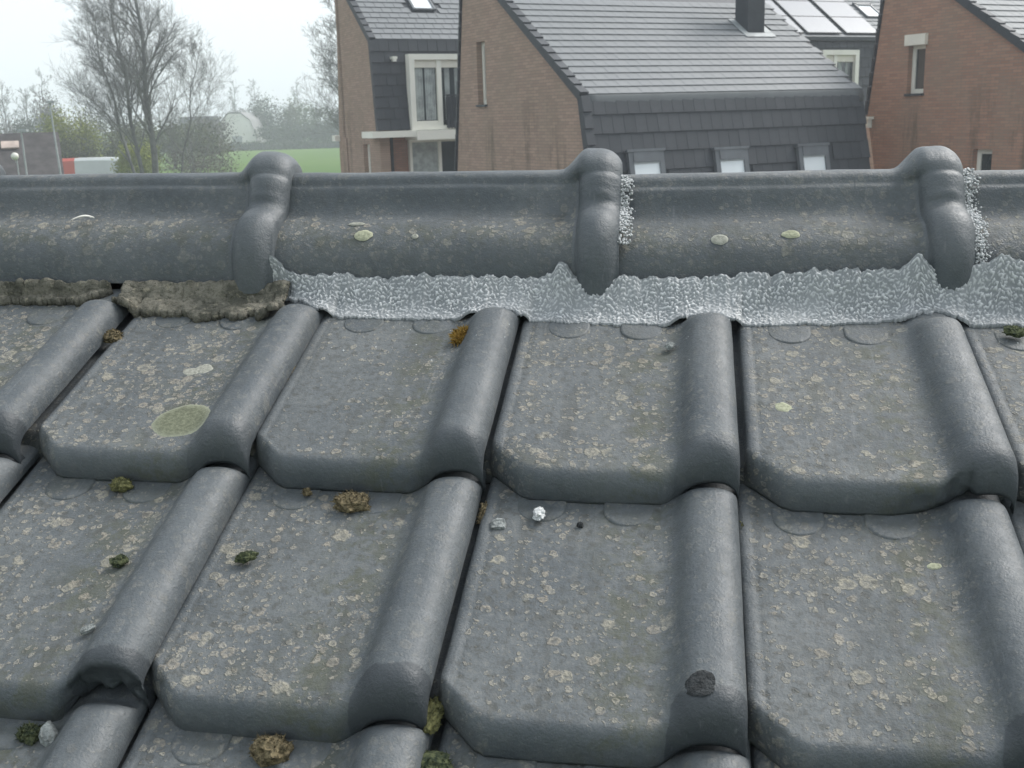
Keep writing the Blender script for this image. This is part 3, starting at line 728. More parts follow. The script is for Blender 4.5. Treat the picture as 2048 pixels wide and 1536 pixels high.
def verge_strip(house, x, pts, mat, wdt=.07, h=.16, name='verge_trim'):
    mb = MB()
    for (ya, za), (yb, zb) in zip(pts[:-1], pts[1:]):
        n = max(1, int(math.hypot(yb - ya, zb - za) / .30))
        for q in range(n):
            a0, a1 = q / n, (q + .98) / n
            A = Vector((0, ya + (yb - ya) * a0, za + (zb - za) * a0)); B = Vector((0, ya + (yb - ya) * a1, za + (zb - za) * a1))
            nn = Vector((0, -(zb - za), yb - ya)).normalized(); s_ = .03
            P = [A - nn * h * .6, B - nn * h * .6, B + nn * (.06), A + nn * (.06 + s_)]
            m = len(mb.V); mb.V += [p + Vector((x - wdt, 0, 0)) for p in P] + [p + Vector((x + .12, 0, 0)) for p in P]
            mb.F += [tuple(m + i for i in f) for f in ((0, 1, 2, 3), (7, 6, 5, 4), (0, 4, 5, 1), (1, 5, 6, 2), (2, 6, 7, 3), (3, 7, 4, 0))]
    return mb.build(name, mat, house)
def shell_boxes(house, L, pts, mat, name='roof_deck', th=.10, x0=.02):
    """slabs under the tiles following the outline pts in (y,z)"""
    mb = MB()
    for (ya, za), (yb, zb) in zip(pts[:-1], pts[1:]):
        nn = Vector((0, -(zb - za), yb - ya)).normalized()
        A, B = Vector((0, ya, za)), Vector((0, yb, zb)); P = [A - nn * th, B - nn * th, B - nn * .004, A - nn * .004]; m = len(mb.V)
        mb.V += [p + Vector((x0, 0, 0)) for p in P] + [p + Vector((L, 0, 0)) for p in P]
        mb.F += [tuple(m + i for i in f) for f in ((0, 1, 2, 3), (7, 6, 5, 4), (0, 4, 5, 1), (1, 5, 6, 2), (2, 6, 7, 3), (3, 7, 4, 0))]
    return mb.build(name, mat, house)
ANG = 0.62627
E1 = Vector((math.cos(ANG), math.sin(ANG), 0)); E2 = Vector((-math.sin(ANG), math.cos(ANG), 0))
SL = R(33.0); SM = R(78.0)
def std_house(name, label, G, L, knee, low, ridge_y, back, brick, holes, slope=SL, up_courses=15, up_limit=300, vis_x=None, tw=.27, sky_low=(), sky_up=(), man_courses=None, up_tiles=True, kneeup=0.0):
    """house with one steep clad front below a knee and a long tiled slope above it"""
    h = empty(name, G, ANG); tag(h, label, 'house')
    zr = knee + ridge_y * math.tan(slope); yl = -(knee - low) / math.tan(SM)
    pt = [(yl, low), (0, knee), (ridge_y, zr), (back[0][0], back[0][1])]
    main = [(yl + .02, low), (.0, knee - .03), (ridge_y, zr - .05)]
    if back[0][0] > ridge_y: main.append((back[0][0], back[0][1]))
    gable_wall(h, 0, [(yl + .12, low)] + main[1:] if False else main, 0, holes, brick, extra=[(main[-1][0], 0), (back[-1][0], 0)] + [tuple(b) for b in back[::-1]] if len(back) > 1 else None)
    gable_wall(h, L, main, 0, [], brick, out=1, extra=[(main[-1][0], 0), (back[-1][0], 0)] + [tuple(b) for b in back[::-1]] if len(back) > 1 else None)
    MB().box(.3, L - .3, yl + .10, yl + .40, 0, low).build('front_wall', M_BF, h)
    MB().box(.3, L - .3, back[-1][0] - .35, back[-1][0] - .05, 0, back[-1][1]).build('back_wall', M_BF, h)
    rf = shell_boxes(h, L, [(0, knee), (ridge_y, zr)] + [tuple(b) for b in back], M_CT, 'roof')
    mf = shell_boxes(h, L, [(yl, low), (0, knee)], M_CT, 'mansard')
    return h, rf, mf, yl, zr
# --- the house in the middle
BG = Vector((-1.447, 20.78, 0)); knee = 4.96; low = 2.75
hB, rfB, mfB, ylB, zrB = std_house('brick_house', 'brown brick house in the middle with dark chimney and three skylights in its dark cladding', BG, 7.25, knee, low, 5.05, [(5.3, 7.3), (5.97, 3.3), (6.0, 2.6)], M_BS,
    [(4.22, 4.66, 4.90, 6.28), (2.45, 2.72, 3.10, 3.42)])
lay_tiles(rfB, 'roof_tile', 0.0, knee + .01, SL, .06, 7.25, 15, .258, .27, .022, M_RT, holes=[(5.55, 6.35, 2.25, 2.75)], seed=1)
holesB = [(.78, 1.72, -9, 1.31), (2.90, 3.80, -9, 1.31), (5.12, 6.02, -9, 1.31)]
ml = (knee - low) / math.sin(SM)
sB = lambda z: (z - low) / math.sin(SM)
lay_tiles(mfB, 'cladding_tile', ylB, low, SM, .06, 7.25, 6, ml / 6, .27, .020, M_CT, holes=[(a, b, sB(2.6), sB(3.80)) for a, b in ((.80, 1.66), (2.92, 3.80), (5.14, 6.04))], seed=2)
for a, b, zt in ((.82, 1.66, 3.84), (2.93, 3.77, 3.80), (5.14, 5.98, 3.79)):
    skylight(mfB, a, b, ylB, low, SM, sB(2.75), sB(zt), M_SKYREFL, .11, .20)  # panes carry the white sky's reflection as a pale base colour
# rounded knee tile row
mb = MB(); q_ = [(-.060, -.26), (-.045, -.14), (-.030, -.03), (.0, .020), (.06, .055), (.13, .095)]
xs_ = [.05 + 7.2 * q / 27 for q in range(28)]; m = len(q_)
for x in xs_: mb.V += [Vector((x, y, knee + z + .02)) for y, z in q_]
for q in range(27): mb.F += [(q * m + i, q * m + m + i, q * m + m + i + 1, q * m + i + 1) for i in range(m - 1)]
o = mb.build('knee_trim', simple('knee_trim_grey', (.085, .095, .100), .5, .1, 2), hB, True); o.modifiers.new('t', 'SOLIDIFY').thickness = .02
verge_strip(hB, 0, [(ylB, low), (0, knee), (5.05, zrB)], M_CT)
verge_strip(hB, 0, [(5.08, zrB - .1), (5.3, 7.3), (5.97, 3.3)], M_CHIM, .05, -.05)
# chimney with its lead apron
cx, cy = 5.90, 2.06; zc = knee + cy * math.tan(SL)
ch = MB().box(cx - .24, cx + .24, cy - .02, cy + .44, zc - .10, zc + 1.9)
for zz in (.5, 1.2): ch.box(cx - .246, cx + .246, cy - .026, cy + .446, zc + zz, zc + zz + .012)
ch = ch.build('chimney', M_CHIM, hB)
MB().box(cx - .30, cx + .30, cy - .08, cy + .50, zc + 1.9, zc + 1.98).build('chimney_cap', M_CHIM, ch)
Ms = slope_matrix(0, 0, knee, SL); sc_ = cy / math.cos(SL)
fl = MB(); fl.box(cx - .40, cx + .46, sc_ - .20, sc_ - .03, .038, .052, Ms); fl.box(cx - .42, cx - .25, sc_ - .03, sc_ + .60, .042, .056, Ms); fl.box(cx + .25, cx + .44, sc_ - .03, sc_ + .50, .042, .056, Ms)
fl.build('flashing', M_LEAD, ch)
def side_window(house, y0, y1, z0, z1, frame_right=True, box=False, pane=None, x=0.0, depth=.14):
    """window in a gable opening, set back; seen from the front left"""
    fr = MB(); t = .10
    fr.box(x + depth, x + depth + .08, y0, y0 + t, z0, z1); fr.box(x + depth, x + depth + .08, y1 - t, y1, z0, z1)
    fr.box(x + depth, x + depth + .08, y0 + t, y1 - t, z0, z0 + t); fr.box(x + depth, x + depth + .08, y0 + t, y1 - t, z1 - t, z1)
    f = fr.build('window', M_WHITE, house)
    MB().box(x + depth + .03, x + depth + .05, y0 + t, y1 - t, z0 + t, z1 - t).build('pane', pane or M_GLASS, f)
    MB().box(x - .05, x + depth, y0 - .03, y1 + .03, z0 - .05, z0).build('sill', M_CHIM, f)
    if box:
        MB().box(x - .10, x + .12, y0 - .05, y1 + .05, z1 - .02, z1 + .22).build('shutter_box', M_SHUT, f)
    return f
side_window(hB, 4.22, 4.66, 4.90, 6.28)
MB().box(.10, .16, 2.45, 2.72, 3.10, 3.42).build('vent', M_DARK, hB)

# --- the house at the right
DG = BG + E1 * 9.0 + E2 * (-3.93)
hD, rfD, mfD, ylD, zrD = std_house('brick_house', 'red brick house at the right edge with a shuttered narrow window', DG, 7.25, 4.96, 2.75, 4.72, [(5.11, 7.02), (5.49, 4.40), (5.16, 3.0), (5.12, 2.4)], M_BSD,
    [(3.80, 4.30, 4.86, 5.95), (1.80, 2.30, 2.2, 3.62)])
lay_tiles(rfD, 'roof_tile', 0.0, 4.97, SL, .06, 7.25, 18, .258, .27, .022, M_RT, seed=5, limit=300)
lay_tiles(mfD, 'cladding_tile', ylD, low, SM, .06, 7.25, 6, ml / 6, .27, .020, M_CT, seed=6)
verge_strip(hD, 0, [(ylD, low), (0, 4.96), (4.72, zrD)], M_CT)
verge_strip(hD, 0, [(4.75, zrD - .1), (5.11, 7.02), (5.49, 4.40)], M_CHIM, .05, -.05)
side_window(hD, 3.80, 4.30, 4.86, 5.95, box=True); side_window(hD, 1.80, 2.30, 2.2, 3.62)
MB().box(-.14, .02, 5.34, 5.50, 4.10, 4.30).box(-.18, .02, 5.28, 5.56, 4.30, 4.36).build('gutter_end', M_WHITE, hD)

# --- the taller house at the left
def tall_house(name, label, G, L, ridge_y, slope, back, holes, win_x, sky_x, brick):
    kz, lz = 6.87, 4.33
    h = empty(name, G, ANG); tag(h, label, 'house'); sm = R(84.0)
    yl = -(kz - lz) / math.tan(sm); zr = kz + ridge_y * math.tan(slope)
    main = [(-.02, 0), (-.019, lz + .1), (0, kz - .03), (ridge_y, zr - .04)]
    gable_wall(h, 0, [(yl + .01, lz)] + main[2:], 0, holes, brick, bottom=0.0, extra=[(ridge_y, 0), (back[-1][0], 0)] + [tuple(b) for b in back[::-1]] + [(ridge_y, zr - .04)])
    gable_wall(h, L, [(yl + .01, lz)] + main[2:], 0, [], brick, out=1, extra=[(ridge_y, 0), (back[-1][0], 0)] + [tuple(b) for b in back[::-1]] + [(ridge_y, zr - .04)])
    rf = shell_boxes(h, L, [(0, kz), (ridge_y, zr)] + [tuple(b) for b in back], M_CT, 'roof')
    mf = shell_boxes(h, L, [(yl, lz), (0, kz)], M_CT, 'mansard')
    return h, rf, mf, yl, zr, sm, kz, lz
AG = Vector((-8.36, 30.833, 0))
hA, rfA, mfA, ylA, zrA, smA, kzA, lzA = tall_house('brick_house', 'taller brick house at the left with a cream framed balcony window', AG, 8.0, 2.70, R(38.5), [(2.86, 8.2), (3.42, 3.6), (3.45, 0.0)],
    [(2.58, 2.98, 2.2, 4.12), (.62, 1.18, 2.2, 3.94)], 1.0, 1.9, M_BS)
SA_ = R(38.5)
lay_tiles(rfA, 'roof_tile', 0, kzA + .01, SA_, .05, 8.0, 13, .265, .30, .024, M_RT, holes=[(1.75, 2.65, 1.35, 2.40)], limit=300, seed=8)
lay_tiles(mfA, 'cladding_tile', ylA, lzA, smA, .05, 8.0, 8, (kzA - lzA) / math.sin(smA) / 8, .30, .020, M_CT, holes=[(.95, 3.0, -9, 2.25)], seed=9, limit=300)
skylight(rfA, 1.80, 2.55, 0, kzA, SA_, 1.45, 2.30, M_SKYG, .07, .08)
verge_strip(hA, 0, [(ylA, lzA), (0, kzA), (2.70, zrA)], M_CT)
# recessed ground floor front and the cream fascia above it
MB().box(.3, 8.0, .25, .55, 0, lzA - .22).build('front_wall', M_BF, hA)
fa = MB(); fa.box(-.35, 1.02, -.62, .28, lzA - .20, lzA - .02); fa.box(1.02, 3.2, -.66, .28, lzA - .30, lzA - .03); fa.build('fascia', M_WHITE, hA)
MB().box(-.16, .02, 3.30, 3.62, 4.02, 4.20).build('gutter_end', M_WHITE, hA)
def balcony_window(house, x0, x1, y, z0, z1, xm):
    fr = MB(); t = .16
    fr.box(x0, x0 + t, y - .14, y + .14, z0, z1); fr.box(x1 - t, x1, y - .14, y + .14, z0, z1)
    fr.box(x0 + t, x1 - t, y - .14, y + .14, z1 - t, z1); fr.box(x0 + t, x1 - t, y - .14, y + .14, z0, z0 + .12)
    fr.box(xm - .07, xm + .07, y - .10, y + .08, z0 + .12, z1 - t)
    fr.box(x0 + t, xm - .07, y - .08, y + .06, z0 + .12, z0 + .26)
    f = fr.build('window', M_WHITE, house)
    MB().box(x0 + t, xm - .07, y + .0, y + .03, z0 + .26, z1 - t).build('pane', M_GLASS, f); MB().box(xm + .07, x1 - t, y + .0, y + .03, z0 + .12, z1 - t).build('pane', M_GLASS, f)
    cu = MB()
    for a, b in ((x0 + t + .02, x0 + t + .30), (x0 + t + .36, xm - .10), (xm + .20, xm + .36), (xm + .52, xm + .62)):
        for q in range(6):
            xa_ = a + (b - a) * q / 6; cu.box(xa_, xa_ + (b - a) / 6 * .8, y - .012 - .006 * (q % 2), y - .003, z0 + .28, z1 - t - .05)
    cu.build('curtain', M_CURT, f)
    MB().box(x0 + t, x1 - t, y - .06, y + .0, z1 - t - .22, z1 - t).build('roller_blind', M_SHUT, f)
    return f
fA = balcony_window(hA, .97, 2.98, -.28, lzA - .02, 6.46, 1.92)
bl = MB()
for q in range(8): bl.box(2.10 + q * .1, 2.125 + q * .1, -.50, -.47, lzA, lzA + .95)
bl.box(2.06, 2.90, -.51, -.46, lzA + .93, lzA + .98); bl.box(2.06, 2.90, -.475, -.465, lzA + .02, lzA + .92); bl.build('balustrade', M_CHIM, hA)
lm = MB().box(.52, .66, -.30, -.08, 6.33, 6.40).box(.54, .64, -.29, -.17, 6.26, 6.33).build('wall_lamp', M_WHITE, hA)
g = MB(); g.box(1.05, 1.13, .05, .20, 1.9, lzA - .30); g.box(1.98, 2.08, .05, .20, 1.9, lzA - .30); g.box(2.86, 2.94, .05, .20, 1.9, lzA - .30); g.box(1.13, 2.86, .06, .19, lzA - .38, lzA - .30)
g = g.build('window', M_WHITE, hA)
MB().box(1.13, 1.98, .12, .15, 1.9, lzA - .38).build('pane', M_CURT, g); MB().box(2.08, 2.86, .12, .15, 1.9, lzA - .38).build('pane', M_GLASS, g)
MB().tube([(.52, .16, 0), (.52, .16, lzA - .2)], .05, 8).build('downpipe', M_CHIM, hA)
side_window(hA, 2.58, 2.98, 2.2, 4.12, pane=M_CURT); side_window(hA, .62, 1.18, 2.2, 3.94, pane=M_CURT)

# --- the house far behind with the solar panels
CG = Vector((4.32, 37.875, 0)) - E1 * 3.0
hC, rfC, mfC, ylC, zrC, smC, kzC, lzC = tall_house('brick_house', 'dark clad house behind, with solar panels and a bright skylight on its roof', CG, 10.0, 2.9, R(35), [(3.1, 8.2), (3.6, 3.6), (3.65, 0.0)], [], 0, 0, M_BS)
SC_ = R(35)
lay_tiles(rfC, 'roof_tile', 0, kzC + .01, SC_, .05, 10.0, 13, .27, .32, .024, M_RT, seed=12, limit=300)
lay_tiles(mfC, 'cladding_tile', ylC, lzC, smC, .05, 10.0, 8, (kzC - lzC) / math.sin(smC) / 8, .32, .02, M_CT, holes=[(3.9, 5.4, 0, 2.15)], seed=13, limit=300)
MB().box(.3, 10, ylC + .1, ylC + .4, 0, lzC).build('front_wall', M_BF, hC)
MB().box(-.3, 10.2, -.16, -.02, kzC - .08, kzC + .04).build('gutter', M_CHIM, hC)
balcony_window(hC, 3.7, 5.32, -.22, lzC, 6.47, 4.3)
MB().box(6.35, 6.55, -.30, -.06, 6.42, 6.56).build('wall_lamp', M_WHITE, hC)
k = NM('solar_glass'); sp = k.n('SeparateXYZ'); k.t.links.new(k.obj, sp.inputs[0])
c = k.mix(k.ramp(k.math('FRACT', k.math('MULTIPLY', sp.outputs[0], 6.2)), .93, .97), (.17, .18, .20), (.22, .23, .24)); M_SOL = k.done(c, .16, 1.0)  # base colour lifted to stand in for bright sky mirrored in the glass
MsC = slope_matrix(0, 0, kzC, SC_)
for cx0 in (-.15, 1.43, 3.10, 5.10):
    wdt = 1.50 if cx0 < 5 else 1.50
    if cx0 > 5: continue
    for rrow in range(3):
        s0 = .16 + rrow * 1.04
        f = MB().box(cx0 + .3, cx0 + .3 + wdt, s0, s0 + 1.02, .07, .11, MsC).build('solar_panel', M_CHIM, hC)
        MB().box(cx0 + .325, cx0 + .275 + wdt, s0 + .02, s0 + 1.00, .112, .116, MsC).build('panel_glass', M_SOL, f)
for cx0 in (5.12,):
    for rrow in range(3):
        s0 = .16 + rrow * 1.04
        f = MB().box(cx0, cx0 + 1.50, s0, s0 + 1.02, .07, .11, MsC).build('solar_panel', M_CHIM, hC)
        MB().box(cx0 + .025, cx0 + 1.475, s0 + .02, s0 + 1.00, .112, .116, MsC).build('panel_glass', M_SOL, f)
skylight(rfC, 6.95, 7.75, 0, kzC, SC_, 1.3, 2.15, M_SKYG, .07, .08)

# ------------------------------------------------------------------ low roofs, van, poles, neighbour's ridge at the left
lo = empty('low_house', (-33.15, 41.9, 0), R(31)); tag(lo, 'low building with a long dark roof behind the ridge at the far left', 'house')
MB().box(0, 7.0, 0, 6, 0, 2.6).build('wall', M_BF, lo)
mb = MB(); mb.V = [Vector(p) for p in ((-.3, -.4, 2.45), (7.2, -.4, 2.45), (7.2, 3, 4.55), (-.3, 3, 4.55), (-.3, 6.4, 2.45), (7.2, 6.4, 2.45))]; mb.F = [(0, 1, 2, 3), (3, 2, 5, 4), (0, 3, 4), (1, 5, 2), (0, 4, 5, 1)]
rfl = mb.build('roof', simple('dark_roofing', (.042, .037, .037), .8, .4, 2.2), lo)
for xx, s0 in ((1.7, 2.4), (4.7, 2.6)):
    MB().box(xx, xx + .75, s0, s0 + .55, .05, .13, slope_matrix(0, -.4, 2.45, R(31.7))).build('skylight', simple('pinkish_pane', (.36, .29, .25), .5, .2, 2), rfl)
# satellite dish
mb = MB(); n = 14
mb.V = [Vector((0, 0, 0))] + [Vector((.15 * math.cos(t * 2 * math.pi / n), .05, .15 * math.sin(t * 2 * math.pi / n))) for t in range(n)]
mb.F = [(0, 1 + (t + 1) % n, 1 + t) for t in range(n)]
ds = empty('satellite_dish', (-27.05, 42.1, 3.62), R(20)); tag(ds, 'small round white satellite dish in front of the dark low roof', 'dish')
o = mb.build('dish', M_WHITE, ds, True); o.modifiers.new('t', 'SOLIDIFY').thickness = .02
MB().tube([(0, .05, 0), (0, .3, -.1), (0, .3, -3.62)], .03, 6).build('mast', M_ZINC, ds); MB().tube([(0, .05, -.25), (0, -.30, 0)], .012, 5).build('feed_arm', M_ZINC, ds)
def pole(base, top, rad, label, lean=(0, 0)):
    p = empty('lamp_post', base); tag(p, label, 'lamp post')
    H = top - base[2]
    MB().tube([(0, 0, 0), (lean[0] * .5, lean[1] * .5, H * .5), (lean[0], lean[1], H)], [rad * 1.4, rad, rad * .7], 8).build('pole', M_ZINC, p)
    MB().box(lean[0] - .10, lean[0] + .28, lean[1] - .09, lean[1] + .09, H - .02, H + .07).build('lamp_head', M_ZINC, p)
pole((-26.12, 41.31, 0), 4.63, .045, 'short thin pale post against the dark low roof at the far left')
pole((-24.66, 41.54, 0), 5.72, .045, 'taller slightly leaning thin post left of the yellow green bush', (-.20, 0))
# van
M_RED = simple('red_paint', (.42, .060, .035), .35, .06, 1, .5); M_VANW = simple('white_van_paint', (.46, .48, .48), .35, .05, 1, .5); M_TYRE = simple('tyre_rubber', (.02, .02, .02), .8)
van = empty('delivery_van', (-43.7, 78.1, 0), R(8.9)); tag(van, 'red and white delivery van, only its roof showing above the ridge', 'van')
secs = [(-2.75, 2.35, .86), (-2.70, 2.52, .92), (-.95, 2.56, .95)]
def loft(xs, name, mat):
    V = []; F = []
    for x, zt, hw in xs:
        V += [(x, -hw, .35), (x, -hw * 1.02, 1.2), (x, -hw * .93, zt - .18), (x, -hw * .75, zt), (x, hw * .75, zt), (x, hw * .93, zt - .18), (x, hw * 1.02, 1.2), (x, hw, .35)]
    for q in range(len(xs) - 1):
        for p_ in range(8): F.append((q * 8 + p_, q * 8 + (p_ + 1) % 8, q * 8 + 8 + (p_ + 1) % 8, q * 8 + 8 + p_))
    F.append(tuple(range(8))[::-1]); F.append(tuple(len(V) - 8 + q for q in range(8)))
    return link(name, mesh(name, V, F), van, mat)
loft(secs, 'rear_body', M_RED); loft([(-.945, 2.56, .95), (.9, 2.55, .95), (2.4, 2.48, .93), (2.75, 2.36, .90)], 'body', M_VANW)
loft([(2.755, 2.34, .89), (3.1, 2.22, .87), (3.6, 1.50, .86), (3.95, 1.15, .82), (4.0, .6, .80)], 'cab', M_RED)
MB().box(3.15, 3.62, -.80, .80, 1.50, 2.02, Matrix.Identity(4)).build('windscreen', M_GLASS, van)
for x in (-1.8, 3.0):
    for s_ in (-1, 1):
        wv = MB().tube([(x, s_ * .72, .34), (x, s_ * .96, .34)], .34, 16).build('wheel', M_TYRE, van); MB().tube([(x, s_ * .965, .34), (x, s_ * .975, .34)], .18, 12).build('rim', M_ZINC, wv)
for s_ in (-1, 1): MB().box(3.96, 4.02, s_ * .6 - .15, s_ * .6 + .15, .75, .92).build('headlight', M_SKYG, van)
# the next roof, of which two ridge ends show
nbh = empty('outbuilding', (-1.2, 1.0, 0)); tag(nbh, 'next tiled roof behind the ridge at the left edge, only two rounded ridge ends showing', 'outbuilding')
Mn = Matrix.Translation((1.2, -1.0, 0))
nb = link('ridge_tile', RM[1].copy(), nbh, M_RIDGE); nb.matrix_local = Mn @ Matrix.Translation((-1.012, .86, 4.424)) @ Matrix.Rotation(R(-8), 4, 'Z') @ Matrix.Rotation(R(12), 4, 'Y')
pp = link('ridge_tile', ridge_mesh(9, .16), nbh, M_RIDGE); pp.matrix_local = Mn @ Matrix.Translation((-.915, .90, 4.385)) @ Matrix.Rotation(R(-8), 4, 'Z') @ Matrix.Rotation(R(4), 4, 'Y')
nr = MB(); nr.box(-4.2, -.82, -.10, 2.6, -.14, 0, Mn @ Matrix.Translation((-.2, 1.02, 4.37)) @ Matrix.Rotation(R(-28), 4, 'X')); nr.box(-4.2, -.82, -2.2, .05, -.14, 0, Mn @ Matrix.Translation((-.2, 1.02, 4.37)) @ Matrix.Rotation(R(28), 4, 'X'))
nr.build('roof', M_UNDER, nbh)

# ------------------------------------------------------------------ trees and bushes
M_BARK = simple('grey_bark', (.115, .118, .118), .9, .25, 4); M_TWIG = simple('twigs', (.135, .138, .138), .9, .2, 2)
def grow_tree(seed, H, spread, leaders, twig=.010, n1=26, trunk_r=.17, dens=1.0, ang=(32, 58), low_t=.2):
    """returns (trunk MB, crown MB): leaders = [(offset x, y, lean x, lean y, height factor)]"""
    rg = random.Random(seed); T = MB(); Cc = MB()
    def branch(p, d, L, r_, lvl):
        n = 4 if lvl < 3 else 3; pts = [p]; rad = [r_]; dd = d.copy()
        for q in range(n):
            dd = (dd + Vector((rg.uniform(-.16, .16), rg.uniform(-.16, .16), rg.uniform(-.04, .16)))).normalized()
            pts.append(pts[-1] + dd * L / n); rad.append(max(twig * .5, r_ * (1 - .72 * (q + 1) / n)))
        Cc.tube(pts, rad, 4 if lvl < 2 else 3, False)
        if lvl >= 4: return
        nb_ = int({1: 8, 2: 5, 3: 4}[lvl] * dens + rg.random())
        for q in range(nb_):
            t = rg.uniform(.22, 1.0); kx = min(n - 1, int(t * n)); fr_ = t * n - kx
            pp_ = pts[kx].lerp(pts[kx + 1], fr_)
            axis = dd.orthogonal().normalized(); axis.rotate(Matrix.Rotation(rg.uniform(0, 6.283), 3, dd))
            nd = dd.copy(); nd.rotate(Matrix.Rotation(R(rg.uniform(25, 60)), 3, axis)); nd.z += .12
            branch(pp_, nd.normalized(), L * rg.uniform(.34, .58), max(twig * .6, rad[kx] * .55), lvl + 1)
    for (ox, oy, lx, ly, hf) in leaders:
        h_ = H * hf; pts = []; rad = []
        for q in range(11):
            t = q / 10; bend = t ** .7
            pts.append(Vector((ox + lx * bend + .10 * math.sin(q * 1.7 + seed), oy + ly * bend + .1 * math.cos(q * 1.3), h_ * t))); rad.append(trunk_r * hf ** 2 * (1 - .9 * t) + .012)
        T.tube(pts, rad, 7, True)
        nbr = int(n1 * hf)
        for q in range(nbr):
            t = low_t + (.99 - low_t) * (q + rg.random()) / nbr; kx = min(9, int(t * 10)); pp_ = pts[kx].lerp(pts[kx + 1], t * 10 - kx)
            a = rg.uniform(0, 6.283); el = R(90 - rg.uniform(*ang)); d = Vector((math.cos(a) * math.cos(el), math.sin(a) * math.cos(el), math.sin(el)))
            Ls = spread * (1.0 - .72 * t) * rg.uniform(.65, 1.1) * (.55 if t < .2 else 1)
            branch(pp_, d, Ls, max(.016, rad[kx] * .42), 1)
    return T, Cc
def make_tree(name, loc, label, seed, H, spread, leaders, group=None, rz=0, **kw):
    t = empty(name, loc, rz); tag(t, label, 'tree', group)
    T, Cc = grow_tree(seed, H, spread, leaders, **kw)
    T.build('trunk', M_BARK, t, True); Cc.build('crown', M_TWIG, t)
    return t
make_tree('bare_tree', (-27.3, 55.2, 0), 'tall bare tree with several slender stems standing left of the houses', 4, 15.8, 5.2,
          [(0, 0, -.15, .1, 1.0), (-.7, .3, -2.4, .4, .68), (-.35, -.3, -.95, -.3, .80), (.35, .2, 2.2, .5, .52)], n1=38, trunk_r=.19, twig=.007, low_t=.22, dens=1.15, ang=(28, 50))
make_tree('bare_tree', (-22.6, 76.2, 0), 'bare twiggy tree peeping out left behind the brick house', 14, 14.5, 4.6, [(0, 0, .2, 0, 1.0), (.3, 0, -1.0, .4, .8)], n1=26, twig=.013, trunk_r=.16)
def leaf_mass(seed, rx, ry, rz_, n, size, hollow=.45, lobes=7):
    """leaf-sized faces in an uneven volume made of several clumps"""
    rg = np.random.RandomState(seed); cen = rg.uniform(-1, 1, (lobes, 3)) * np.array([.62, .62, .5]); rad = rg.uniform(.35, .62, lobes)
    c = rg.randint(0, lobes, n); d = rg.normal(size=(n, 3)); d /= np.linalg.norm(d, axis=1)[:, None]
    rr = rad[c] * (hollow + (1 - hollow) * rg.rand(n) ** .5) * (1 + .25 * rg.normal(size=n))
    p = cen[c] + d * rr[:, None]; p = p * np.array([rx, ry, rz_]); p[:, 2] = np.abs(p[:, 2] + rz_ * .85)
    a = rg.normal(size=(n, 3)); a /= np.linalg.norm(a, axis=1)[:, None]; b = np.cross(a, rg.normal(size=(n, 3))); b /= np.linalg.norm(b, axis=1)[:, None]
    s = size * rg.uniform(.5, 1.3, n)[:, None]
    V = np.stack([p - a * s, p + b * s * .55, p + a * s, p - b * s * .55], 1).reshape(-1, 3)
    F = np.arange(n * 4).reshape(-1, 4)
    me = bpy.data.meshes.new('foliage'); me.from_pydata(V.tolist(), [], F.tolist()); return me
def leaf_mat(name, a, b):
    k = NM(name); c = k.mix(k.ramp(k.noise(k.obj, 1.1, 5, .7), .35, .65), a, b); return k.done(c, .8, .2)
M_YG = leaf_mat('yellow_green_leaves', (.125, .150, .022), (.230, .250, .040)); M_OL = leaf_mat('olive_leaves', (.045, .055, .022), (.085, .095, .038))
M_DG = leaf_mat('dark_evergreen', (.022, .036, .022), (.050, .068, .036)); M_GB = leaf_mat('grey_brown_twigs', (.075, .070, .060), (.120, .110, .092)); M_MG = leaf_mat('mid_green_leaves', (.045, .068, .026), (.085, .110, .040))
F_V = Vector((-math.sin(yaw), math.cos(yaw), 0)); R_V = r0
def place(px, depth):
    """ground point in the direction that lies px pixels right of the camera's heading"""
    return Vector((CAM.x, CAM.y, 0)) + F_V * depth + R_V * ((px + 13) / 2263 * depth)
def bush(name, px, depth, wd, ht, mat, label, seed, n=5000, size=.16, cat='bush', group=None, stem=True):
    t = empty(name, place(px - 1024, depth)); tag(t, label, cat, group)
    link('foliage' if cat == 'bush' else 'crown', leaf_mass(seed, wd / 2, wd / 2.4, ht / 2, n, size), t, mat)
    if stem:
        T = MB(); rg = random.Random(seed)
        for q in range(4): T.tube([(rg.uniform(-.1, .1), rg.uniform(-.1, .1), 0), (rg.uniform(-.2, .2) * wd, rg.uniform(-.2, .2) * wd, ht * .75)], [.05 * ht / 3, .015], 5)
        T.build('trunk', M_BARK, t)
    return t
bush('yellow_green_bush', 160, 92, 6.4, 8.2, M_YG, 'yellow green bush coming into leaf, left of the bare tree trunk', 1, 9000, .10)
bush('yellow_green_bush', 268, 80, 3.8, 5.6, M_YG, 'second yellow green bush right in front of the bare tree stems', 2, 6500, .10)
bush('olive_bush', 262, 96, 7.0, 6.6, M_OL, 'dull olive bush low at the foot of the bare tree', 3, 7000, .10)
bush('olive_bush', 385, 84, 6.4, 5.0, M_GB, 'grey brown leafless shrub right of the bare tree trunk', 4, 5000, .07)
bush('olive_bush', 150, 90, 4.6, 5.2, M_OL, 'dark olive bush behind the red end of the van', 5, 6000, .09)
bush('evergreen_bush', 345, 128, 11.5, 6.2, M_OL, 'dark green hedge mass behind the bare tree', 6, 9000, .16)
G_T = 'trees along the far edge of the meadow'
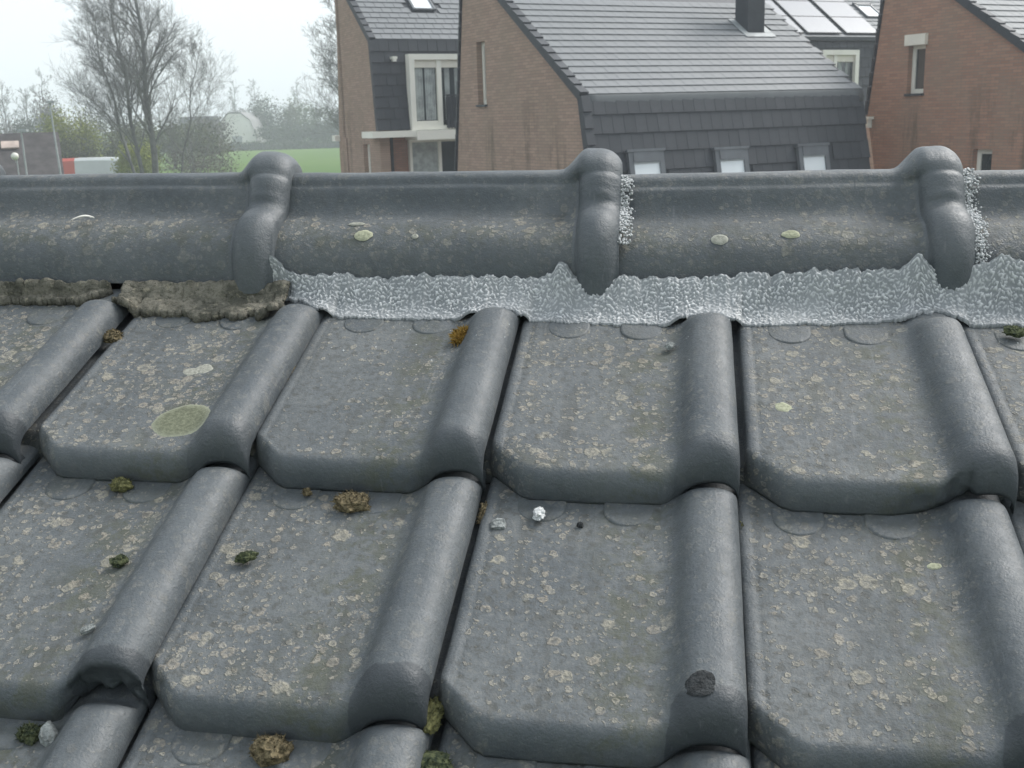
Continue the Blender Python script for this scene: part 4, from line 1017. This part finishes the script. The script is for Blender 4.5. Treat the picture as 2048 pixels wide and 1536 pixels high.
for i, (px, dp, wd, ht, m, lb) in enumerate((
        (500, 232, 8.5, 10.0, M_GB, 'brownish leafless crown right beside the white barn'), (548, 225, 9.0, 12.2, M_DG, 'tall dark pointed tree in the row right of the barn'), (590, 228, 8.5, 11.0, M_OL, 'olive tree next to the dark pointed one'),
        (640, 222, 9.0, 9.6, M_MG, 'mid green tree just left of the tall house'), (682, 224, 8.0, 9.8, M_DG, 'dark tree half hidden by the tall house'), (610, 214, 7.5, 6.0, M_DG, 'low dark tree in front of the olive one'),
        (560, 213, 9.0, 5.2, M_DG, 'broad low dark tree at the meadow edge'), (663, 212, 7.0, 5.0, M_DG, 'small dark tree at the meadow edge by the house'),
        (20, 150, 7.5, 9.0, M_GB, 'misty leafless crown at the left edge'), (70, 145, 6.2, 7.4, M_DG, 'dark rounded tree second from the left edge'), (110, 150, 6.5, 10.0, M_GB, 'tall grey leafless crown between the two posts'),
        (-15, 130, 6.0, 6.0, M_OL, 'olive tree cut by the left edge'), (45, 125, 5.5, 5.0, M_OL, 'low olive tree above the dark roof'), (155, 160, 7.5, 9.2, M_GB, 'grey crown behind the yellow green bush'), (210, 165, 8.0, 8.0, M_OL, 'olive crown behind the bare stems'), (285, 170, 8.5, 7.8, M_DG, 'dark crown behind the bare trunk'), (420, 185, 7.0, 7.6, M_GB, 'brownish crown left of the white barn'))):
    bush('far_tree', px, dp, wd, ht, m, lb, 40 + i, 3800, .20 if dp > 180 else .15, 'tree', G_T)
for i, (px, dp, H) in enumerate(((15, 160, 11.5), (95, 158, 12.5), (60, 168, 10.5), (475, 238, 13.5), (515, 240, 14.0), (600, 240, 13.5))):
    make_tree('bare_tree', place(px - 1024, dp), ('faint bare tree at the far left edge', 'faint tall bare tree above the taller post', 'faint bare tree between those at the left edge', 'faint bare tree above the white barn', 'faint bare tree right of the barn roof', 'faint bare tree above the right tree row')[i], 60 + i, H, 4.2, [(0, 0, .2, 0, 1), (.2, 0, -.8, .3, .85)], 'far bare trees', twig=.03, n1=13, trunk_r=.16, dens=.62)
hd = link('hedge', leaf_mass(77, 38, 1.4, 1.0, 16000, .22, .3, 26), None, M_DG); hd.location = place(560 - 1024, 209); hd.rotation_euler = (0, 0, yaw); hd.location.z = -.2
tag(hd, 'long low dark hedge along the far edge of the meadow', 'hedge')
# white barn with a rounded gable
M_BARN = simple('white_barn_wall', (.66, .66, .60), .7, .05, .5); M_BARNR = simple('grey_barn_roof', (.20, .20, .20), .8, .1, .6)
bn = empty('white_barn', place(475 - 1024, 214), yaw); tag(bn, 'white barn with sloping shoulders at the far edge of the meadow', 'barn')
pf = [(-3.6, 0), (-3.6, 4.4), (-1.3, 6.8), (0.9, 6.8), (2.5, 5.5), (3.5, 2.9), (3.6, 0)]
n = len(pf); mb = MB(); mb.V = [Vector((x, 0, z)) for x, z in pf] + [Vector((x, .3, z)) for x, z in pf]; mb.F = [tuple(range(n)), tuple(range(2 * n - 1, n - 1, -1))] + [(q, q + 1, n + q + 1, n + q)[::-1] for q in range(n - 1)]
mb.build('gable_wall', M_BARN, bn)
mb = MB(); mb.V = [Vector((x * 1.03, -.2, z * 1.02 + .02)) for x, z in pf] + [Vector((x * 1.03, 16, z * 1.02 + .02)) for x, z in pf]; mb.F = [(q, q + 1, n + q + 1, n + q)[::-1] for q in range(n - 1)]
o = mb.build('roof', M_BARNR, bn); o.modifiers.new('t', 'SOLIDIFY').thickness = .08
MB().box(-.9, .9, -.05, -.01, 0, 2.6).build('door', M_ZINC, bn)
fh = empty('farmhouse', place(396 - 1024, 205), yaw); tag(fh, 'white walled low farmhouse glimpsed through the bare branches', 'house')
MB().box(-3.2, 3.2, 0, 5, 0, 4.4).build('wall', M_BARN, fh)
mb = MB(); mb.V = [Vector(p) for p in ((-3.4, -.3, 4.2), (3.4, -.3, 4.2), (3.4, 2.5, 6.4), (-3.4, 2.5, 6.4), (3.4, 5.3, 4.2), (-3.4, 5.3, 4.2))]; mb.F = [(0, 1, 2, 3), (3, 2, 4, 5), (0, 3, 5), (1, 4, 2), (0, 5, 4, 1)]; mb.build('roof', M_CT, fh)
for x in (-2.2, -.3, 1.6): MB().box(x, x + .8, -.04, .02, 2.2, 3.7).build('window', M_GLASS, fh)

# ------------------------------------------------------------------ air
hz = MB().box(-200, 160, -30, 290, -1.0, 17.0).build('haze', None)
hm = bpy.data.materials.new('haze'); hm.use_nodes = True; t = hm.node_tree; t.nodes.clear()
pv = t.nodes.new('ShaderNodeVolumePrincipled'); pv.inputs['Color'].default_value = (.90, .95, 1.0, 1); pv.inputs['Density'].default_value = .0016; pv.inputs['Anisotropy'].default_value = .1
ou = t.nodes.new('ShaderNodeOutputMaterial'); t.links.new(pv.outputs[0], ou.inputs['Volume'])
hz.data.materials.clear(); hz.data.materials.append(hm)
tag(hz, 'pale spring haze in the air over the meadow', kind='stuff')
